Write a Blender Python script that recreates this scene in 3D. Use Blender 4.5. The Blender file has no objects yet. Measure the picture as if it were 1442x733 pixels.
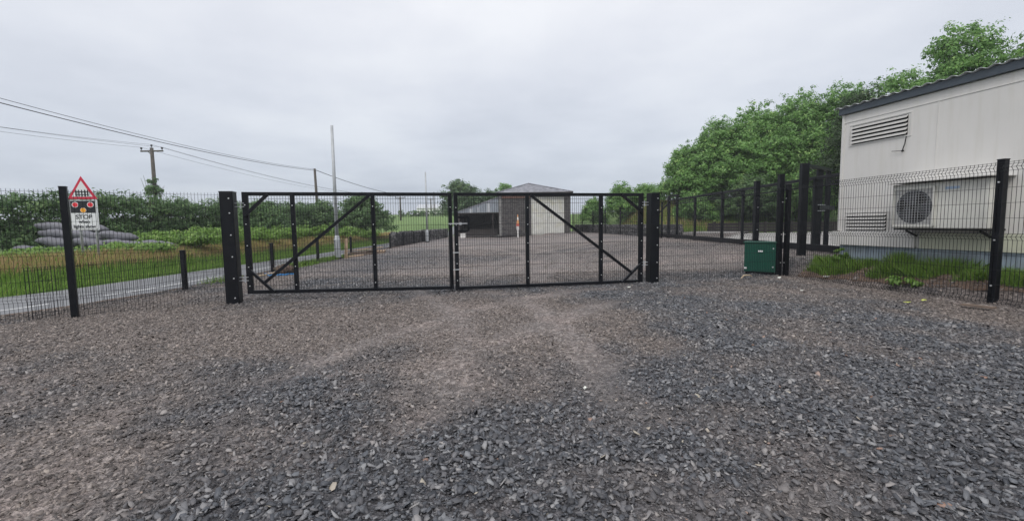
import bpy, bmesh, math, random
import numpy as np
from mathutils import Vector, Matrix
random.seed(7); RNG = np.random.default_rng(11)
R = math.radians
scene = bpy.context.scene
col = scene.collection

# ------------------------------------------------------------------ materials
def mat(name):
    m = bpy.data.materials.new(name); m.use_nodes = True
    nt = m.node_tree; nt.nodes.clear()
    out = nt.nodes.new('ShaderNodeOutputMaterial')
    b = nt.nodes.new('ShaderNodeBsdfPrincipled')
    nt.links.new(b.outputs[0], out.inputs['Surface'])
    return m, nt, b, out
def N(nt, t, **kw):
    n = nt.nodes.new(t)
    for k, v in kw.items():
        if k in n.inputs: n.inputs[k].default_value = v
        else: setattr(n, k, v)
    return n
def ramp(nt, fac, stops, interp='LINEAR'):
    r = nt.nodes.new('ShaderNodeValToRGB'); r.color_ramp.interpolation = interp
    el = r.color_ramp.elements
    while len(el) < len(stops): el.new(0.5)
    for e, (p, c) in zip(el, stops):
        e.position = p; e.color = (*c, 1) if len(c) == 3 else c
    nt.links.new(fac, r.inputs[0]); return r
def mixc(nt, fac, a, b, mode='MIX'):
    n = nt.nodes.new('ShaderNodeMix'); n.data_type = 'RGBA'; n.blend_type = mode
    for s, v in ((n.inputs['Factor'], fac), (n.inputs[6], a), (n.inputs[7], b)):
        if hasattr(v, 'links') or isinstance(v, bpy.types.NodeSocket): nt.links.new(v, s)
        elif isinstance(v, (int, float)): s.default_value = v
        else: s.default_value = (*v, 1) if len(v) == 3 else v
    return n.outputs[2]
def noise(nt, scale, detail=4, rough=0.55, vec=None, dim='3D'):
    n = nt.nodes.new('ShaderNodeTexNoise'); n.inputs['Scale'].default_value = scale
    n.inputs['Detail'].default_value = detail; n.inputs['Roughness'].default_value = rough
    if vec is not None: nt.links.new(vec, n.inputs['Vector'])
    return n.outputs['Fac']
def geo(nt): return nt.nodes.new('ShaderNodeNewGeometry').outputs['Position']
def objc(nt): return nt.nodes.new('ShaderNodeTexCoord').outputs['Object']
def bump(nt, b, h, strength=0.3, dist=0.02):
    n = nt.nodes.new('ShaderNodeBump'); n.inputs['Strength'].default_value = strength; n.inputs['Distance'].default_value = dist
    nt.links.new(h, n.inputs['Height']); nt.links.new(n.outputs[0], b.inputs['Normal'])

def simple(name, c, rough=0.6, metal=0.0, var=0.25, scale=6.0, bumpv=0.0, bscale=60, dirt=None, spec=0.5):
    m, nt, b, _ = mat(name)
    p = objc(nt)
    f = noise(nt, scale, 5, 0.6, p)
    r = ramp(nt, f, [(0.3, tuple(x*(1-var) for x in c)), (0.7, tuple(min(1, x*(1+var)) for x in c))])
    cc = r.outputs[0]
    if dirt:
        d = ramp(nt, noise(nt, scale*0.4, 6, 0.7, p), [(0.5, (0,0,0)), (0.72, (1,1,1))])
        cc = mixc(nt, d.outputs[0], cc, dirt)
    nt.links.new(cc, b.inputs['Base Color'])
    b.inputs['Metallic'].default_value = metal; b.inputs['Specular IOR Level'].default_value = spec
    rr = ramp(nt, noise(nt, scale*2, 3, 0.5, p), [(0.3, (rough*0.85,)*3), (0.7, (min(1, rough*1.15),)*3)])
    nt.links.new(rr.outputs[0], b.inputs['Roughness'])
    if bumpv: bump(nt, b, noise(nt, bscale, 3, 0.6, p), bumpv, 0.01)
    return m

M = {}
M['black'] = simple('black_powder_coat', (0.005, 0.006, 0.009), 0.42, 0, 0.3, 3, 0.05, 200, spec=0.22)
M['wire'] = simple('black_wire', (0.010, 0.011, 0.015), 0.5, 0, 0.2, 3, spec=0.3)
M['galv'] = simple('galvanised_steel', (0.40, 0.42, 0.44), 0.5, 0.15, 0.12, 5, 0.03, 90)
M['bolt'] = simple('zinc_bolt', (0.75, 0.76, 0.78), 0.35, 0.6, 0.05, 9)
M['wood_pole'] = simple('weathered_pole_wood', (0.085, 0.075, 0.066), 0.85, 0, 0.3, 4, 0.2, 30)
M['cable'] = simple('cable', (0.03, 0.03, 0.035), 0.6)
M['green_box'] = simple('green_cabinet_paint', (0.003, 0.085, 0.055), 0.42, 0, 0.12, 3, dirt=(0.02, 0.07, 0.05))
M['white_lbl'] = simple('white_label', (0.8, 0.8, 0.8), 0.5, 0, 0.03)
M['cabin'] = simple('cabin_offwhite_panel', (0.65, 0.635, 0.615), 0.5, 0, 0.035, 1.2, 0.02, 30)
m = M['cabin']; nt = m.node_tree; b = next(n_ for n_ in nt.nodes if n_.type == 'BSDF_PRINCIPLED')
mp = N(nt, 'ShaderNodeMapping'); mp.inputs['Scale'].default_value = (5.0, 5.0, 0.35); nt.links.new(objc(nt), mp.inputs[0])
st = ramp(nt, noise(nt, 1.6, 5, 0.65, mp.outputs[0]), [(0.48, (1, 1, 1)), (0.75, (0.92, 0.915, 0.885))])
src = b.inputs['Base Color'].links[0].from_socket
nt.links.new(mixc(nt, 1.0, src, st.outputs[0], 'MULTIPLY'), b.inputs['Base Color'])
M['cabin_trim'] = simple('cabin_trim', (0.62, 0.61, 0.59), 0.5, 0, 0.04, 2)
M['cabin_green'] = simple('algae_stained_panel', (0.55, 0.56, 0.44), 0.6, 0, 0.12, 2.5)
M['fascia'] = simple('slate_blue_fascia', (0.05, 0.066, 0.085), 0.5, 0, 0.15, 3)
M['skirt'] = simple('blue_grey_skirt', (0.30, 0.36, 0.43), 0.5, 0.1, 0.12, 2, dirt=(0.24, 0.26, 0.25))
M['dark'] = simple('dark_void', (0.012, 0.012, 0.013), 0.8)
M['ac'] = simple('ac_casing', (0.66, 0.655, 0.61), 0.45, 0, 0.06, 3)
M['acgrill'] = simple('ac_grille_wire', (0.42, 0.43, 0.44), 0.5)
M['acfan'] = simple('ac_fan_plastic', (0.055, 0.06, 0.07), 0.5)
M['badge'] = simple('faded_blue_badge', (0.38, 0.50, 0.66), 0.5, 0, 0.3, 60)
M['red'] = simple('sign_red', (0.55, 0.02, 0.06), 0.4, 0, 0.08)
M['sign_white'] = simple('sign_white', (0.72, 0.74, 0.76), 0.4, 0, 0.04)
M['sign_black'] = simple('sign_black', (0.012, 0.014, 0.02), 0.4)
M['sign_lampred'] = simple('sign_red_disc', (0.75, 0.03, 0.05), 0.4, 0, 0.05)
M['sign_amber'] = simple('sign_amber_disc', (0.85, 0.36, 0.02), 0.4, 0, 0.05)
M['conc'] = simple('concrete', (0.38, 0.37, 0.36), 0.85, 0, 0.14, 0.8, 0.15, 40, dirt=(0.27, 0.26, 0.25))
M['plank'] = simple('sawn_timber', (0.42, 0.30, 0.20), 0.8, 0, 0.25, 5, 0.2, 40)
M['plankold'] = simple('weathered_timber', (0.16, 0.12, 0.095), 0.85, 0, 0.3, 5, 0.2, 40)
M['rope'] = simple('blue_rope', (0.06, 0.28, 0.62), 0.6, 0, 0.2, 20)
M['root'] = simple('dry_roots', (0.085, 0.06, 0.045), 0.9, 0, 0.5, 14)
M['orange'] = simple('orange_plastic', (0.62, 0.30, 0.12), 0.6, 0, 0.1)
M['cone_red'] = simple('red_plastic', (0.50, 0.10, 0.08), 0.6, 0, 0.1)
M['white'] = simple('white_plastic', (0.72, 0.71, 0.69), 0.55, 0, 0.08)
M['bark'] = simple('bark', (0.06, 0.05, 0.04), 0.9, 0, 0.3, 5, 0.3, 30)
M['net'] = None
M['farroof'] = simple('pale_barn_roof', (0.45, 0.47, 0.50), 0.7, 0, 0.1)
M['farwall'] = simple('white_render', (0.75, 0.75, 0.74), 0.7, 0, 0.05)
M['timberdark'] = simple('dark_sleepers', (0.035, 0.030, 0.030), 0.85, 0, 0.3, 3, 0.2, 30)
M['litter'] = simple('white_litter', (0.75, 0.76, 0.70), 0.6)
M['litteryellow'] = simple('yellow_leaf', (0.50, 0.55, 0.12), 0.6)
M['stick'] = simple('bare_stick', (0.42, 0.33, 0.22), 0.7)

# grey wrapped roll: dark plastic with a pale net over it
m, nt, b, _ = mat('grey_net_wrap')
p = objc(nt)
w = N(nt, 'ShaderNodeTexWave', Scale=9.0, Distortion=3.0); w.bands_direction = 'X'; nt.links.new(p, w.inputs[0])
c = ramp(nt, w.outputs['Fac'], [(0.2, (0.07, 0.07, 0.088)), (0.8, (0.20, 0.20, 0.235))])
nt.links.new(mixc(nt, 0.45, c.outputs[0], ramp(nt, noise(nt, 3, 5, 0.6, p), [(0.3, (0.07, 0.07, 0.09)), (0.7, (0.22, 0.22, 0.255))]).outputs[0]), b.inputs['Base Color'])
b.inputs['Roughness'].default_value = 0.5; bump(nt, b, w.outputs['Fac'], 0.3, 0.02); M['net'] = m

# leaves
def leafmat(name, dark, light, yellow):
    m, nt, b, out = mat(name)
    a = nt.nodes.new('ShaderNodeAttribute'); a.attribute_name = 'tone'
    r = ramp(nt, a.outputs['Fac'], [(0.0, dark), (0.75, light), (1.0, yellow)])
    nt.links.new(r.outputs[0], b.inputs['Base Color'])
    b.inputs['Roughness'].default_value = 0.45; b.inputs['Specular IOR Level'].default_value = 0.4
    tr = nt.nodes.new('ShaderNodeBsdfTranslucent'); nt.links.new(r.outputs[0], tr.inputs[0])
    mx = nt.nodes.new('ShaderNodeMixShader'); mx.inputs[0].default_value = 0.42
    nt.links.new(b.outputs[0], mx.inputs[1]); nt.links.new(tr.outputs[0], mx.inputs[2]); nt.links.new(mx.outputs[0], out.inputs[0])
    return m
M['leaf_tree'] = leafmat('tree_leaves', (0.075, 0.165, 0.05), (0.235, 0.43, 0.125), (0.45, 0.62, 0.22))
M['leaf_dark'] = leafmat('dark_leaves', (0.03, 0.055, 0.028), (0.08, 0.13, 0.06), (0.15, 0.20, 0.10))
M['leaf_hedge'] = leafmat('hedge_leaves', (0.055, 0.105, 0.05), (0.155, 0.265, 0.105), (0.32, 0.44, 0.18))
M['leaf_bramble'] = leafmat('bramble_leaves', (0.09, 0.17, 0.04), (0.25, 0.42, 0.09), (0.48, 0.60, 0.24))
M['leaf_far'] = leafmat('far_tree_leaves', (0.06, 0.11, 0.06), (0.14, 0.23, 0.11), (0.26, 0.35, 0.16))
M['grass'] = leafmat('grass_blades', (0.11, 0.20, 0.035), (0.25, 0.42, 0.08), (0.52, 0.54, 0.19))
M['drygrass'] = leafmat('dry_grass', (0.26, 0.21, 0.09), (0.58, 0.43, 0.23), (0.72, 0.57, 0.36))

# gravel chips
def S(t): t = np.clip(t, 0, 1); return t*t*(3-2*t)
def vnoise(x, y, scale, seed):
    g = np.random.default_rng(seed).random((128, 128)); u = x*scale+500.3; v = y*scale+500.7
    i0 = np.floor(u).astype(int); j0 = np.floor(v).astype(int); fu = u-i0; fv = v-j0; fu = fu*fu*(3-2*fu); fv = fv*fv*(3-2*fv)
    a = g[i0 % 128, j0 % 128]; b = g[(i0+1) % 128, j0 % 128]; c = g[i0 % 128, (j0+1) % 128]; d = g[(i0+1) % 128, (j0+1) % 128]
    return (a*(1-fu)+b*fu)*(1-fv)+(c*(1-fu)+d*fu)*fv
def fbm(x, y, scale, seed): return 0.55*vnoise(x, y, scale, seed)+0.28*vnoise(x, y, scale*2.1, seed+1)+0.17*vnoise(x, y, scale*4.3, seed+2)
def tracks(x, y):
    """wheel tracks: arcs swinging into the gateway and on through the yard"""
    x = np.asarray(x, float); y = np.asarray(y, float); t = np.zeros_like(x)
    for cx_, cy_, rr_, y0_, y1_ in ((7.5, 1.8, 10.3, 3.5, 11.5), (7.5, 1.8, 8.7, 3.5, 9.9), (-9.5, 5.0, 10.4, 3.0, 13), (-9.5, 5.0, 8.9, 3.0, 12), (16, 14, 17.0, 11, 32), (16, 14, 15.3, 11, 32), (-17, 20, 17.6, 11, 34), (-17, 20, 19.2, 11, 34)):
        rad_ = np.hypot(x-cx_, y-cy_)+0.25*(vnoise(x, y, 0.5, 77)-0.5)
        t = np.maximum(t, np.exp(-((rad_-rr_)/0.26)**2)*S((y-y0_)/1.5)*S((y1_-y)/1.5)*(0.5+0.9*vnoise(x, y, 0.9, 31)))
    return np.clip(t, 0, 1)
def dustfield(x, y):
    x = np.asarray(x, float); y = np.asarray(y, float)
    near = 1.20-np.hypot((x+1.6)*0.072, (y-7.2)*0.165)+0.45*S((1.5-x)/3.5)*S((4.8-y)/2.5)-0.55*S((x-0.8)/2.5)*S((6.6-y)/2.2)+(fbm(x, y, 0.30, 5)-0.5)*2.4+(fbm(x, y, 1.5, 9)-0.5)*1.2
    far = 0.72*S((y-12.0)/2.5)+(fbm(x, y, 0.22, 15)-0.5)*1.6+(fbm(x, y, 1.3, 19)-0.5)*0.7
    return np.clip(0.10+np.maximum(near, np.where(y > 11.5, far, 0))+0.32*tracks(x, y), 0, 1)
def dust(nt):
    a = nt.nodes.new('ShaderNodeAttribute'); a.attribute_name = 'dust'; return a.outputs['Fac']
m, nt, b, _ = mat('slate_chips')
a = nt.nodes.new('ShaderNodeAttribute'); a.attribute_name = 'tone'
r = ramp(nt, a.outputs['Fac'], [(0.0, (0.022, 0.025, 0.032)), (0.35, (0.060, 0.066, 0.079)), (0.7, (0.125, 0.132, 0.147)), (0.955, (0.24, 0.245, 0.255)), (0.975, (0.24, 0.13, 0.09)), (1.0, (0.36, 0.33, 0.27))])
d = dust(nt)
r2 = ramp(nt, a.outputs['Fac'], [(0.0, (0.050, 0.041, 0.037)), (0.5, (0.150, 0.125, 0.112)), (1.0, (0.34, 0.29, 0.26))])
nt.links.new(mixc(nt, d, r.outputs[0], r2.outputs[0]), b.inputs['Base Color'])
b.inputs['Roughness'].default_value = 0.5; b.inputs['Specular IOR Level'].default_value = 0.45
bump(nt, b, noise(nt, 120, 3, 0.6, geo(nt)), 0.25, 0.004)
M['chips'] = m
m, nt, b, _ = mat('gravel_bed')
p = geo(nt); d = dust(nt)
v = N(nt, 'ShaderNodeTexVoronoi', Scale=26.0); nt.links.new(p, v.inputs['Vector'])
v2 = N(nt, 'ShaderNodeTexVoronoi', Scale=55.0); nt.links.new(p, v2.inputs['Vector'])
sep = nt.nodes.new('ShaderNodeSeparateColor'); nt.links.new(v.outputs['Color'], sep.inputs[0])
ca = ramp(nt, sep.outputs[0], [(0, (0.018, 0.020, 0.025)), (0.6, (0.050, 0.053, 0.062)), (1, (0.12, 0.12, 0.135))])  # undusted bed kept near black: shade in the gaps between chips, put into colour
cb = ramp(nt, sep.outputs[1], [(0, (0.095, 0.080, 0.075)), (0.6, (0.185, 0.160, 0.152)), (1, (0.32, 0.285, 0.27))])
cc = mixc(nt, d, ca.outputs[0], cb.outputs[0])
# tyre tracks and scraped patches in the yard
trk = ramp(nt, noise(nt, 0.8, 5, 0.65, p), [(0.45, (1, 1, 1)), (0.7, (1.5, 1.4, 1.35))])
cc = mixc(nt, 1.0, cc, trk.outputs[0], 'MULTIPLY')
nt.links.new(cc, b.inputs['Base Color']); b.inputs['Roughness'].default_value = 0.62
hh = N(nt, 'ShaderNodeMath', operation='ADD'); nt.links.new(v.outputs['Distance'], hh.inputs[0]); nt.links.new(v2.outputs['Distance'], hh.inputs[1])
bump(nt, b, hh.outputs[0], 0.8, 0.03)
M['bed'] = m
# asphalt
m, nt, b, _ = mat('wet_asphalt')
p = geo(nt); f = noise(nt, 90, 3, 0.7, p); g2 = noise(nt, 0.7, 4, 0.6, p)
c1 = ramp(nt, f, [(0.35, (0.10, 0.105, 0.115)), (0.65, (0.20, 0.205, 0.22))])
nt.links.new(mixc(nt, 0.4, c1.outputs[0], ramp(nt, g2, [(0.3, (0.10, 0.10, 0.115)), (0.7, (0.24, 0.245, 0.26))]).outputs[0]), b.inputs['Base Color'])
b.inputs['Roughness'].default_value = 0.5; bump(nt, b, f, 0.3, 0.01); M['road'] = m
M['paint'] = simple('worn_white_line', (0.62, 0.63, 0.64), 0.6, 0, 0.15, 6)
# grass ground
m, nt, b, _ = mat('grass_ground')
p = geo(nt); f1 = noise(nt, 0.35, 6, 0.65, p); f2 = noise(nt, 9, 5, 0.7, p)
g1 = ramp(nt, f1, [(0.3, (0.085, 0.155, 0.04)), (0.55, (0.13, 0.22, 0.055)), (0.75, (0.20, 0.25, 0.08))])
g2 = ramp(nt, f2, [(0.3, (0.5, 0.5, 0.5)), (0.7, (1.35, 1.35, 1.3))])
nt.links.new(mixc(nt, 1.0, g1.outputs[0], g2.outputs[0], 'MULTIPLY'), b.inputs['Base Color'])
b.inputs['Roughness'].default_value = 0.9; bump(nt, b, f2, 0.7, 0.1); M['field'] = m
m, nt, b, _ = mat('bank_earth')
p = geo(nt); f1 = noise(nt, 1.3, 6, 0.7, p)
nt.links.new(ramp(nt, f1, [(0.3, (0.22, 0.23, 0.08)), (0.45, (0.46, 0.34, 0.18)), (0.75, (0.55, 0.42, 0.25))]).outputs[0], b.inputs['Base Color'])
b.inputs['Roughness'].default_value = 0.95; bump(nt, b, noise(nt, 14, 5, 0.7, p), 0.7, 0.08); M['earth'] = m
m, nt, b, _ = mat('brown_soil')
p = geo(nt); f1 = noise(nt, 5, 6, 0.7, p)
nt.links.new(ramp(nt, f1, [(0.3, (0.045, 0.03, 0.024)), (0.55, (0.13, 0.085, 0.06)), (0.75, (0.22, 0.15, 0.11))]).outputs[0], b.inputs['Base Color'])
b.inputs['Roughness'].default_value = 0.95; bump(nt, b, noise(nt, 30, 5, 0.7, p), 0.7, 0.04); M['soil'] = m
# stone masonry
def masonry(name, cols, mortar, bw, bh, distort=0.03, rough=0.9):
    m, nt, b, _ = mat(name)
    p = objc(nt)
    nz = N(nt, 'ShaderNodeTexNoise', Scale=3.0); nt.links.new(p, nz.inputs['Vector'])
    mp = nt.nodes.new('ShaderNodeCombineXYZ'); sp = nt.nodes.new('ShaderNodeSeparateXYZ'); nt.links.new(p, sp.inputs[0])
    ad = N(nt, 'ShaderNodeMath', operation='ADD'); nt.links.new(sp.outputs[0], ad.inputs[0]); nt.links.new(sp.outputs[1], ad.inputs[1])
    nt.links.new(ad.outputs[0], mp.inputs[0]); nt.links.new(sp.outputs[2], mp.inputs[1])
    dm = mixc(nt, distort, mp.outputs[0], nz.outputs['Color'])
    br = N(nt, 'ShaderNodeTexBrick', Scale=1.0); nt.links.new(dm, br.inputs['Vector'])
    br.inputs['Brick Width'].default_value = bw; br.inputs['Row Height'].default_value = bh; br.inputs['Mortar Size'].default_value = bh*0.07
    br.inputs['Color1'].default_value = (*cols[0], 1); br.inputs['Color2'].default_value = (*cols[1], 1); br.inputs['Mortar'].default_value = (*mortar, 1)
    f = ramp(nt, noise(nt, 2.2, 5, 0.7, p), [(0.3, (0.6, 0.6, 0.6)), (0.7, (1.5, 1.5, 1.5))])
    nt.links.new(mixc(nt, 1.0, br.outputs['Color'], f.outputs[0], 'MULTIPLY'), b.inputs['Base Color'])
    b.inputs['Roughness'].default_value = rough; bump(nt, b, br.outputs['Fac'], -0.6, 0.03)
    return m
M['stone'] = masonry('dark_rubble_masonry', [(0.040, 0.038, 0.042), (0.085, 0.078, 0.078)], (0.11, 0.105, 0.10), 0.42, 0.2, 0.06)
M['quoin'] = masonry('grey_quoins', [(0.19, 0.185, 0.18), (0.25, 0.24, 0.235)], (0.14, 0.14, 0.14), 0.6, 0.34)
M['brick'] = masonry('red_brick_band', [(0.24, 0.12, 0.09), (0.30, 0.16, 0.12)], (0.22, 0.2, 0.19), 0.23, 0.08)
m, nt, b, _ = mat('rubble_wall')
p = objc(nt); v = N(nt, 'ShaderNodeTexVoronoi', Scale=4.5); nt.links.new(p, v.inputs['Vector'])
ve = N(nt, 'ShaderNodeTexVoronoi', Scale=4.5, feature='DISTANCE_TO_EDGE'); nt.links.new(p, ve.inputs['Vector'])
sep = nt.nodes.new('ShaderNodeSeparateColor'); nt.links.new(v.outputs['Color'], sep.inputs[0])
c1 = ramp(nt, sep.outputs[0], [(0, (0.06, 0.06, 0.065)), (0.6, (0.15, 0.148, 0.15)), (1, (0.30, 0.295, 0.29))])
e = ramp(nt, ve.outputs['Distance'], [(0.0, (0.18, 0.18, 0.18)), (0.08, (1, 1, 1))])
nt.links.new(mixc(nt, 1.0, c1.outputs[0], e.outputs[0], 'MULTIPLY'), b.inputs['Base Color'])
b.inputs['Roughness'].default_value = 0.9; bump(nt, b, e.outputs[0], 0.8, 0.06); M['rubble'] = m
def corrugated(name, c, period, axis=0, rough=0.6, stain=None):
    m, nt, b, _ = mat(name)
    p = objc(nt)
    f = ramp(nt, noise(nt, 1.4, 6, 0.7, p), [(0.35, tuple(x*0.85 for x in c)), (0.7, tuple(x*1.1 for x in c))])
    cc = f.outputs[0]
    if stain: cc = mixc(nt, ramp(nt, noise(nt, 0.9, 6, 0.7, p), [(0.5, (0,0,0)), (0.7, (0.8,0.8,0.8))]).outputs[0], cc, stain)
    nt.links.new(cc, b.inputs['Base Color']); b.inputs['Roughness'].default_value = rough
    return m
M['door'] = corrugated('pale_sheet_door', (0.62, 0.62, 0.59), 0.2, stain=(0.50, 0.48, 0.34))
M['sheet'] = corrugated('grey_corrugated_sheet', (0.27, 0.30, 0.34), 0.2, stain=(0.16, 0.16, 0.17))
M['slate'] = masonry('slate_roof', [(0.17, 0.175, 0.20), (0.22, 0.225, 0.25)], (0.13, 0.13, 0.15), 0.5, 0.25)

# ------------------------------------------------------------------ mesh helpers
class MB:
    def __init__(s): s.v = []; s.f = []
    def add(s, vs, fs):
        o = len(s.v); s.v += [tuple(v) for v in vs]; s.f += [tuple(i+o for i in f) for f in fs]
    def box(s, c, d, rz=0.0, mat4=None):
        hx, hy, hz = d[0]/2, d[1]/2, d[2]/2
        vs = [Vector((sx*hx, sy*hy, sz*hz)) for sz in (-1,1) for sy in (-1,1) for sx in (-1,1)]
        Mr = mat4 or Matrix.Rotation(rz, 4, 'Z'); cv = Vector(c)
        s.add([cv + Mr @ v for v in vs], [(0,2,3,1),(4,5,7,6),(0,1,5,4),(2,6,7,3),(0,4,6,2),(1,3,7,5)]); return s
    def bar(s, a, b, w, h=None, up=(0,0,1)):
        """box bar from a to b; w across, h along 'up'"""
        h = h or w; a = Vector(a); b = Vector(b); d = (b-a)
        L = d.length; d = d.normalized(); u = Vector(up)
        if abs(d.dot(u)) > 0.98: u = Vector((0,1,0)) if abs(d.y) < 0.9 else Vector((1,0,0))
        side = d.cross(u).normalized(); u = side.cross(d).normalized()
        vs = []
        for p in (a, b):
            for sx, sz in ((-1,-1),(1,-1),(1,1),(-1,1)): vs.append(p + side*(sx*w/2) + u*(sz*h/2))
        s.add(vs, [(0,3,2,1),(4,5,6,7),(0,1,5,4),(1,2,6,5),(2,3,7,6),(3,0,4,7)]); return s
    def tube(s, pts, rads, n=8, cap=True):
        pts = [Vector(p) for p in pts]
        if not hasattr(rads, '__len__'): rads = [rads]*len(pts)
        vs = []; fs = []
        for i, p in enumerate(pts):
            d = (pts[min(i+1, len(pts)-1)] - pts[max(i-1, 0)]).normalized()
            u = Vector((0,0,1)) if abs(d.z) < 0.9 else Vector((1,0,0))
            a = d.cross(u).normalized(); bq = a.cross(d).normalized()
            for k in range(n):
                t = 2*math.pi*k/n; vs.append(p + a*(math.cos(t)*rads[i]) + bq*(math.sin(t)*rads[i]))
        for i in range(len(pts)-1):
            for k in range(n):
                k2 = (k+1) % n; fs.append((i*n+k, i*n+k2, (i+1)*n+k2, (i+1)*n+k))
        if cap: fs.append(tuple(range(n-1, -1, -1))); fs.append(tuple((len(pts)-1)*n+k for k in range(n)))
        s.add(vs, fs); return s
    def prism(s, poly, a, b):
        """poly: list of 3D points (planar), extruded by vector b-a"""
        d = Vector(b)-Vector(a); n = len(poly); p0 = [Vector(p) for p in poly]; p1 = [p+d for p in p0]
        s.add(p0+p1, [tuple(range(n))[::-1], tuple(range(n, 2*n))] + [(i, (i+1)%n, n+(i+1)%n, n+i) for i in range(n)]); return s
    def build(s, name, m, parent=None, smooth=False, bevel=0, loc=None):
        me = bpy.data.meshes.new(name)
        vs = s.v
        if loc is not None: vs = [(v[0]-loc[0], v[1]-loc[1], v[2]-loc[2]) for v in vs]
        me.from_pydata(vs, [], s.f); me.update()
        bm = bmesh.new(); bm.from_mesh(me); bmesh.ops.recalc_face_normals(bm, faces=bm.faces)
        bm.to_mesh(me); bm.free()
        me.materials.append(m)
        if smooth: me.polygons.foreach_set('use_smooth', [True]*len(me.polygons))
        o = bpy.data.objects.new(name, me); col.objects.link(o)
        if loc is not None: o.location = loc
        if bevel:
            md = o.modifiers.new('bevel', 'BEVEL'); md.width = bevel; md.segments = 2; md.limit_method = 'ANGLE'
        if parent is not None: o.parent = parent
        return o
def npmesh(name, V, loops, starts, totals, m, tone=None, parent=None, smooth=False):
    me = bpy.data.meshes.new(name)
    me.vertices.add(len(V)); me.vertices.foreach_set('co', np.ascontiguousarray(V, dtype=np.float32).ravel())
    me.loops.add(len(loops)); me.loops.foreach_set('vertex_index', np.ascontiguousarray(loops, dtype=np.int32))
    me.polygons.add(len(starts)); me.polygons.foreach_set('loop_start', np.ascontiguousarray(starts, dtype=np.int32))
    me.polygons.foreach_set('loop_total', np.ascontiguousarray(totals, dtype=np.int32))
    if smooth: me.polygons.foreach_set('use_smooth', np.ones(len(starts), dtype=bool))
    me.update(calc_edges=True); me.validate()
    if tone is not None:
        at = me.attributes.new('tone', 'FLOAT', 'FACE'); at.data.foreach_set('value', np.ascontiguousarray(tone, dtype=np.float32))
    me.materials.append(m)
    o = bpy.data.objects.new(name, me); col.objects.link(o)
    if parent is not None: o.parent = parent
    return o
def tag(o, label=None, cat=None, group=None, kind=None):
    if label: o['label'] = label
    if cat: o['category'] = cat
    if group: o['group'] = group
    if kind: o['kind'] = kind
    return o
def thing(name, loc, label, cat, group=None, rz=0.0):
    o = bpy.data.objects.new(name, None); col.objects.link(o); o.empty_display_size = 0.2
    o.location = loc; o.rotation_euler = (0, 0, rz)
    return tag(o, label, cat, group)
def adopt(parent, o):
    o.parent = parent; return o
def copyobj(src, parent, loc, rot=None):
    c = src.copy(); col.objects.link(c); c.parent = parent; c.location = loc
    if rot is not None: c.rotation_euler = rot
    return c

# ------------------------------------------------------------------ terrain
def hgt(x, y):
    x = np.asarray(x, float); y = np.asarray(y, float)
    a = S((x-7.75-(12.0-y)*0.10)/0.95)*S((y-4.5)/2.0)
    b = S((y-12)/8)*S((x+1)/8)
    z = 0.42*(a+b-a*b)
    z += 0.28*S((y-20)/10)*S((x-12.2)/2)
    z += 2.6*S((y-34)/12)*S((x-11.0)/4.5)
    z += 0.6*S((-12-x)/3.2)
    z += 4.7*S((y-48)/110)*S((-9.5-x)/7)
    z += 2.0*S((y-75)/120)*S((x+9.5)/10)
    return z
def h1(x, y): return float(hgt(x, y))
def grid(name, xs, ys, zoff, m, mask=None, jitter=0.0):
    X, Y = np.meshgrid(xs, ys); Z = hgt(X, Y) + zoff
    if name == 'ground': Z = Z - 0.16*((X > -8.2) & (X < 17.4) & (Y > -9.5) & (Y < np.where(X < 11.9, 63, 34.6)))
    if jitter: Z = Z + jitter*(np.sin(X*1.9+np.sin(Y*1.3)*1.5)*np.sin(Y*2.3+X*0.7))
    V = np.stack([X.ravel(), Y.ravel(), Z.ravel()], 1); nx, ny = len(xs), len(ys)
    i = np.arange(nx-1)[None, :] + nx*np.arange(ny-1)[:, None]
    q = np.stack([i, i+1, i+1+nx, i+nx], -1).reshape(-1, 4)
    n = len(q)
    o = npmesh(name, V, q.ravel(), np.arange(n)*4, np.full(n, 4), m, smooth=True)
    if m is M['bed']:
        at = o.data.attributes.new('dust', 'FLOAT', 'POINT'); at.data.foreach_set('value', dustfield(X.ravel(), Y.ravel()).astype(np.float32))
    return o
def spaced(lo, hi, step, far):
    mid = np.arange(lo, hi+1e-6, step)
    ext = [step*1.6**k for k in range(1, 30)]
    r = hi+np.cumsum(ext); r = r[r < far]; l = lo-np.cumsum(ext); l = l[l > -far]
    return np.concatenate([[-far], l[::-1], mid, r, [far]])
g = grid('ground', spaced(-60, 60, 1.0, 2500), spaced(-12, 200, 1.0, 2500), -0.05, M['field']); tag(g, kind='structure')

# road strip (curving to the left as it comes nearer)
RY = [-12, -4, 0, 3, 6, 9, 11.7, 14, 20, 30, 40, 56, 80, 120, 170]
RN = [-22, -16.5, -14.2, -12.4, -10.7, -9.35, -8.86, -8.85, -8.85, -8.85, -8.85, -8.9, -9.5, -12, -18]
def rn(y): return np.interp(y, RY, RN)
def rw(y): return np.interp(y, [-12, 6, 12, 25, 60], [3.5, 3.3, 3.15, 2.6, 2.35])
def strip(name, ys, xa, xb, m, zoff, n=4, jit=0.0):
    V = []; F = []
    for y in ys:
        a, b_ = xa(y), xb(y)
        if jit: b_ += random.uniform(-jit, jit); a += random.uniform(-jit, jit)
        for k in range(n+1):
            x = a+(b_-a)*k/n; V.append((x, y, h1(x, y)+zoff))
    for i in range(len(ys)-1):
        for k in range(n): F.append((i*(n+1)+k, i*(n+1)+k+1, (i+1)*(n+1)+k+1, (i+1)*(n+1)+k))
    mb = MB(); mb.v = V; mb.f = F
    return mb.build(name, m, smooth=True)
ysr = list(np.concatenate([np.arange(-12, 60, 0.5), np.arange(60, 170, 3)]))
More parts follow.
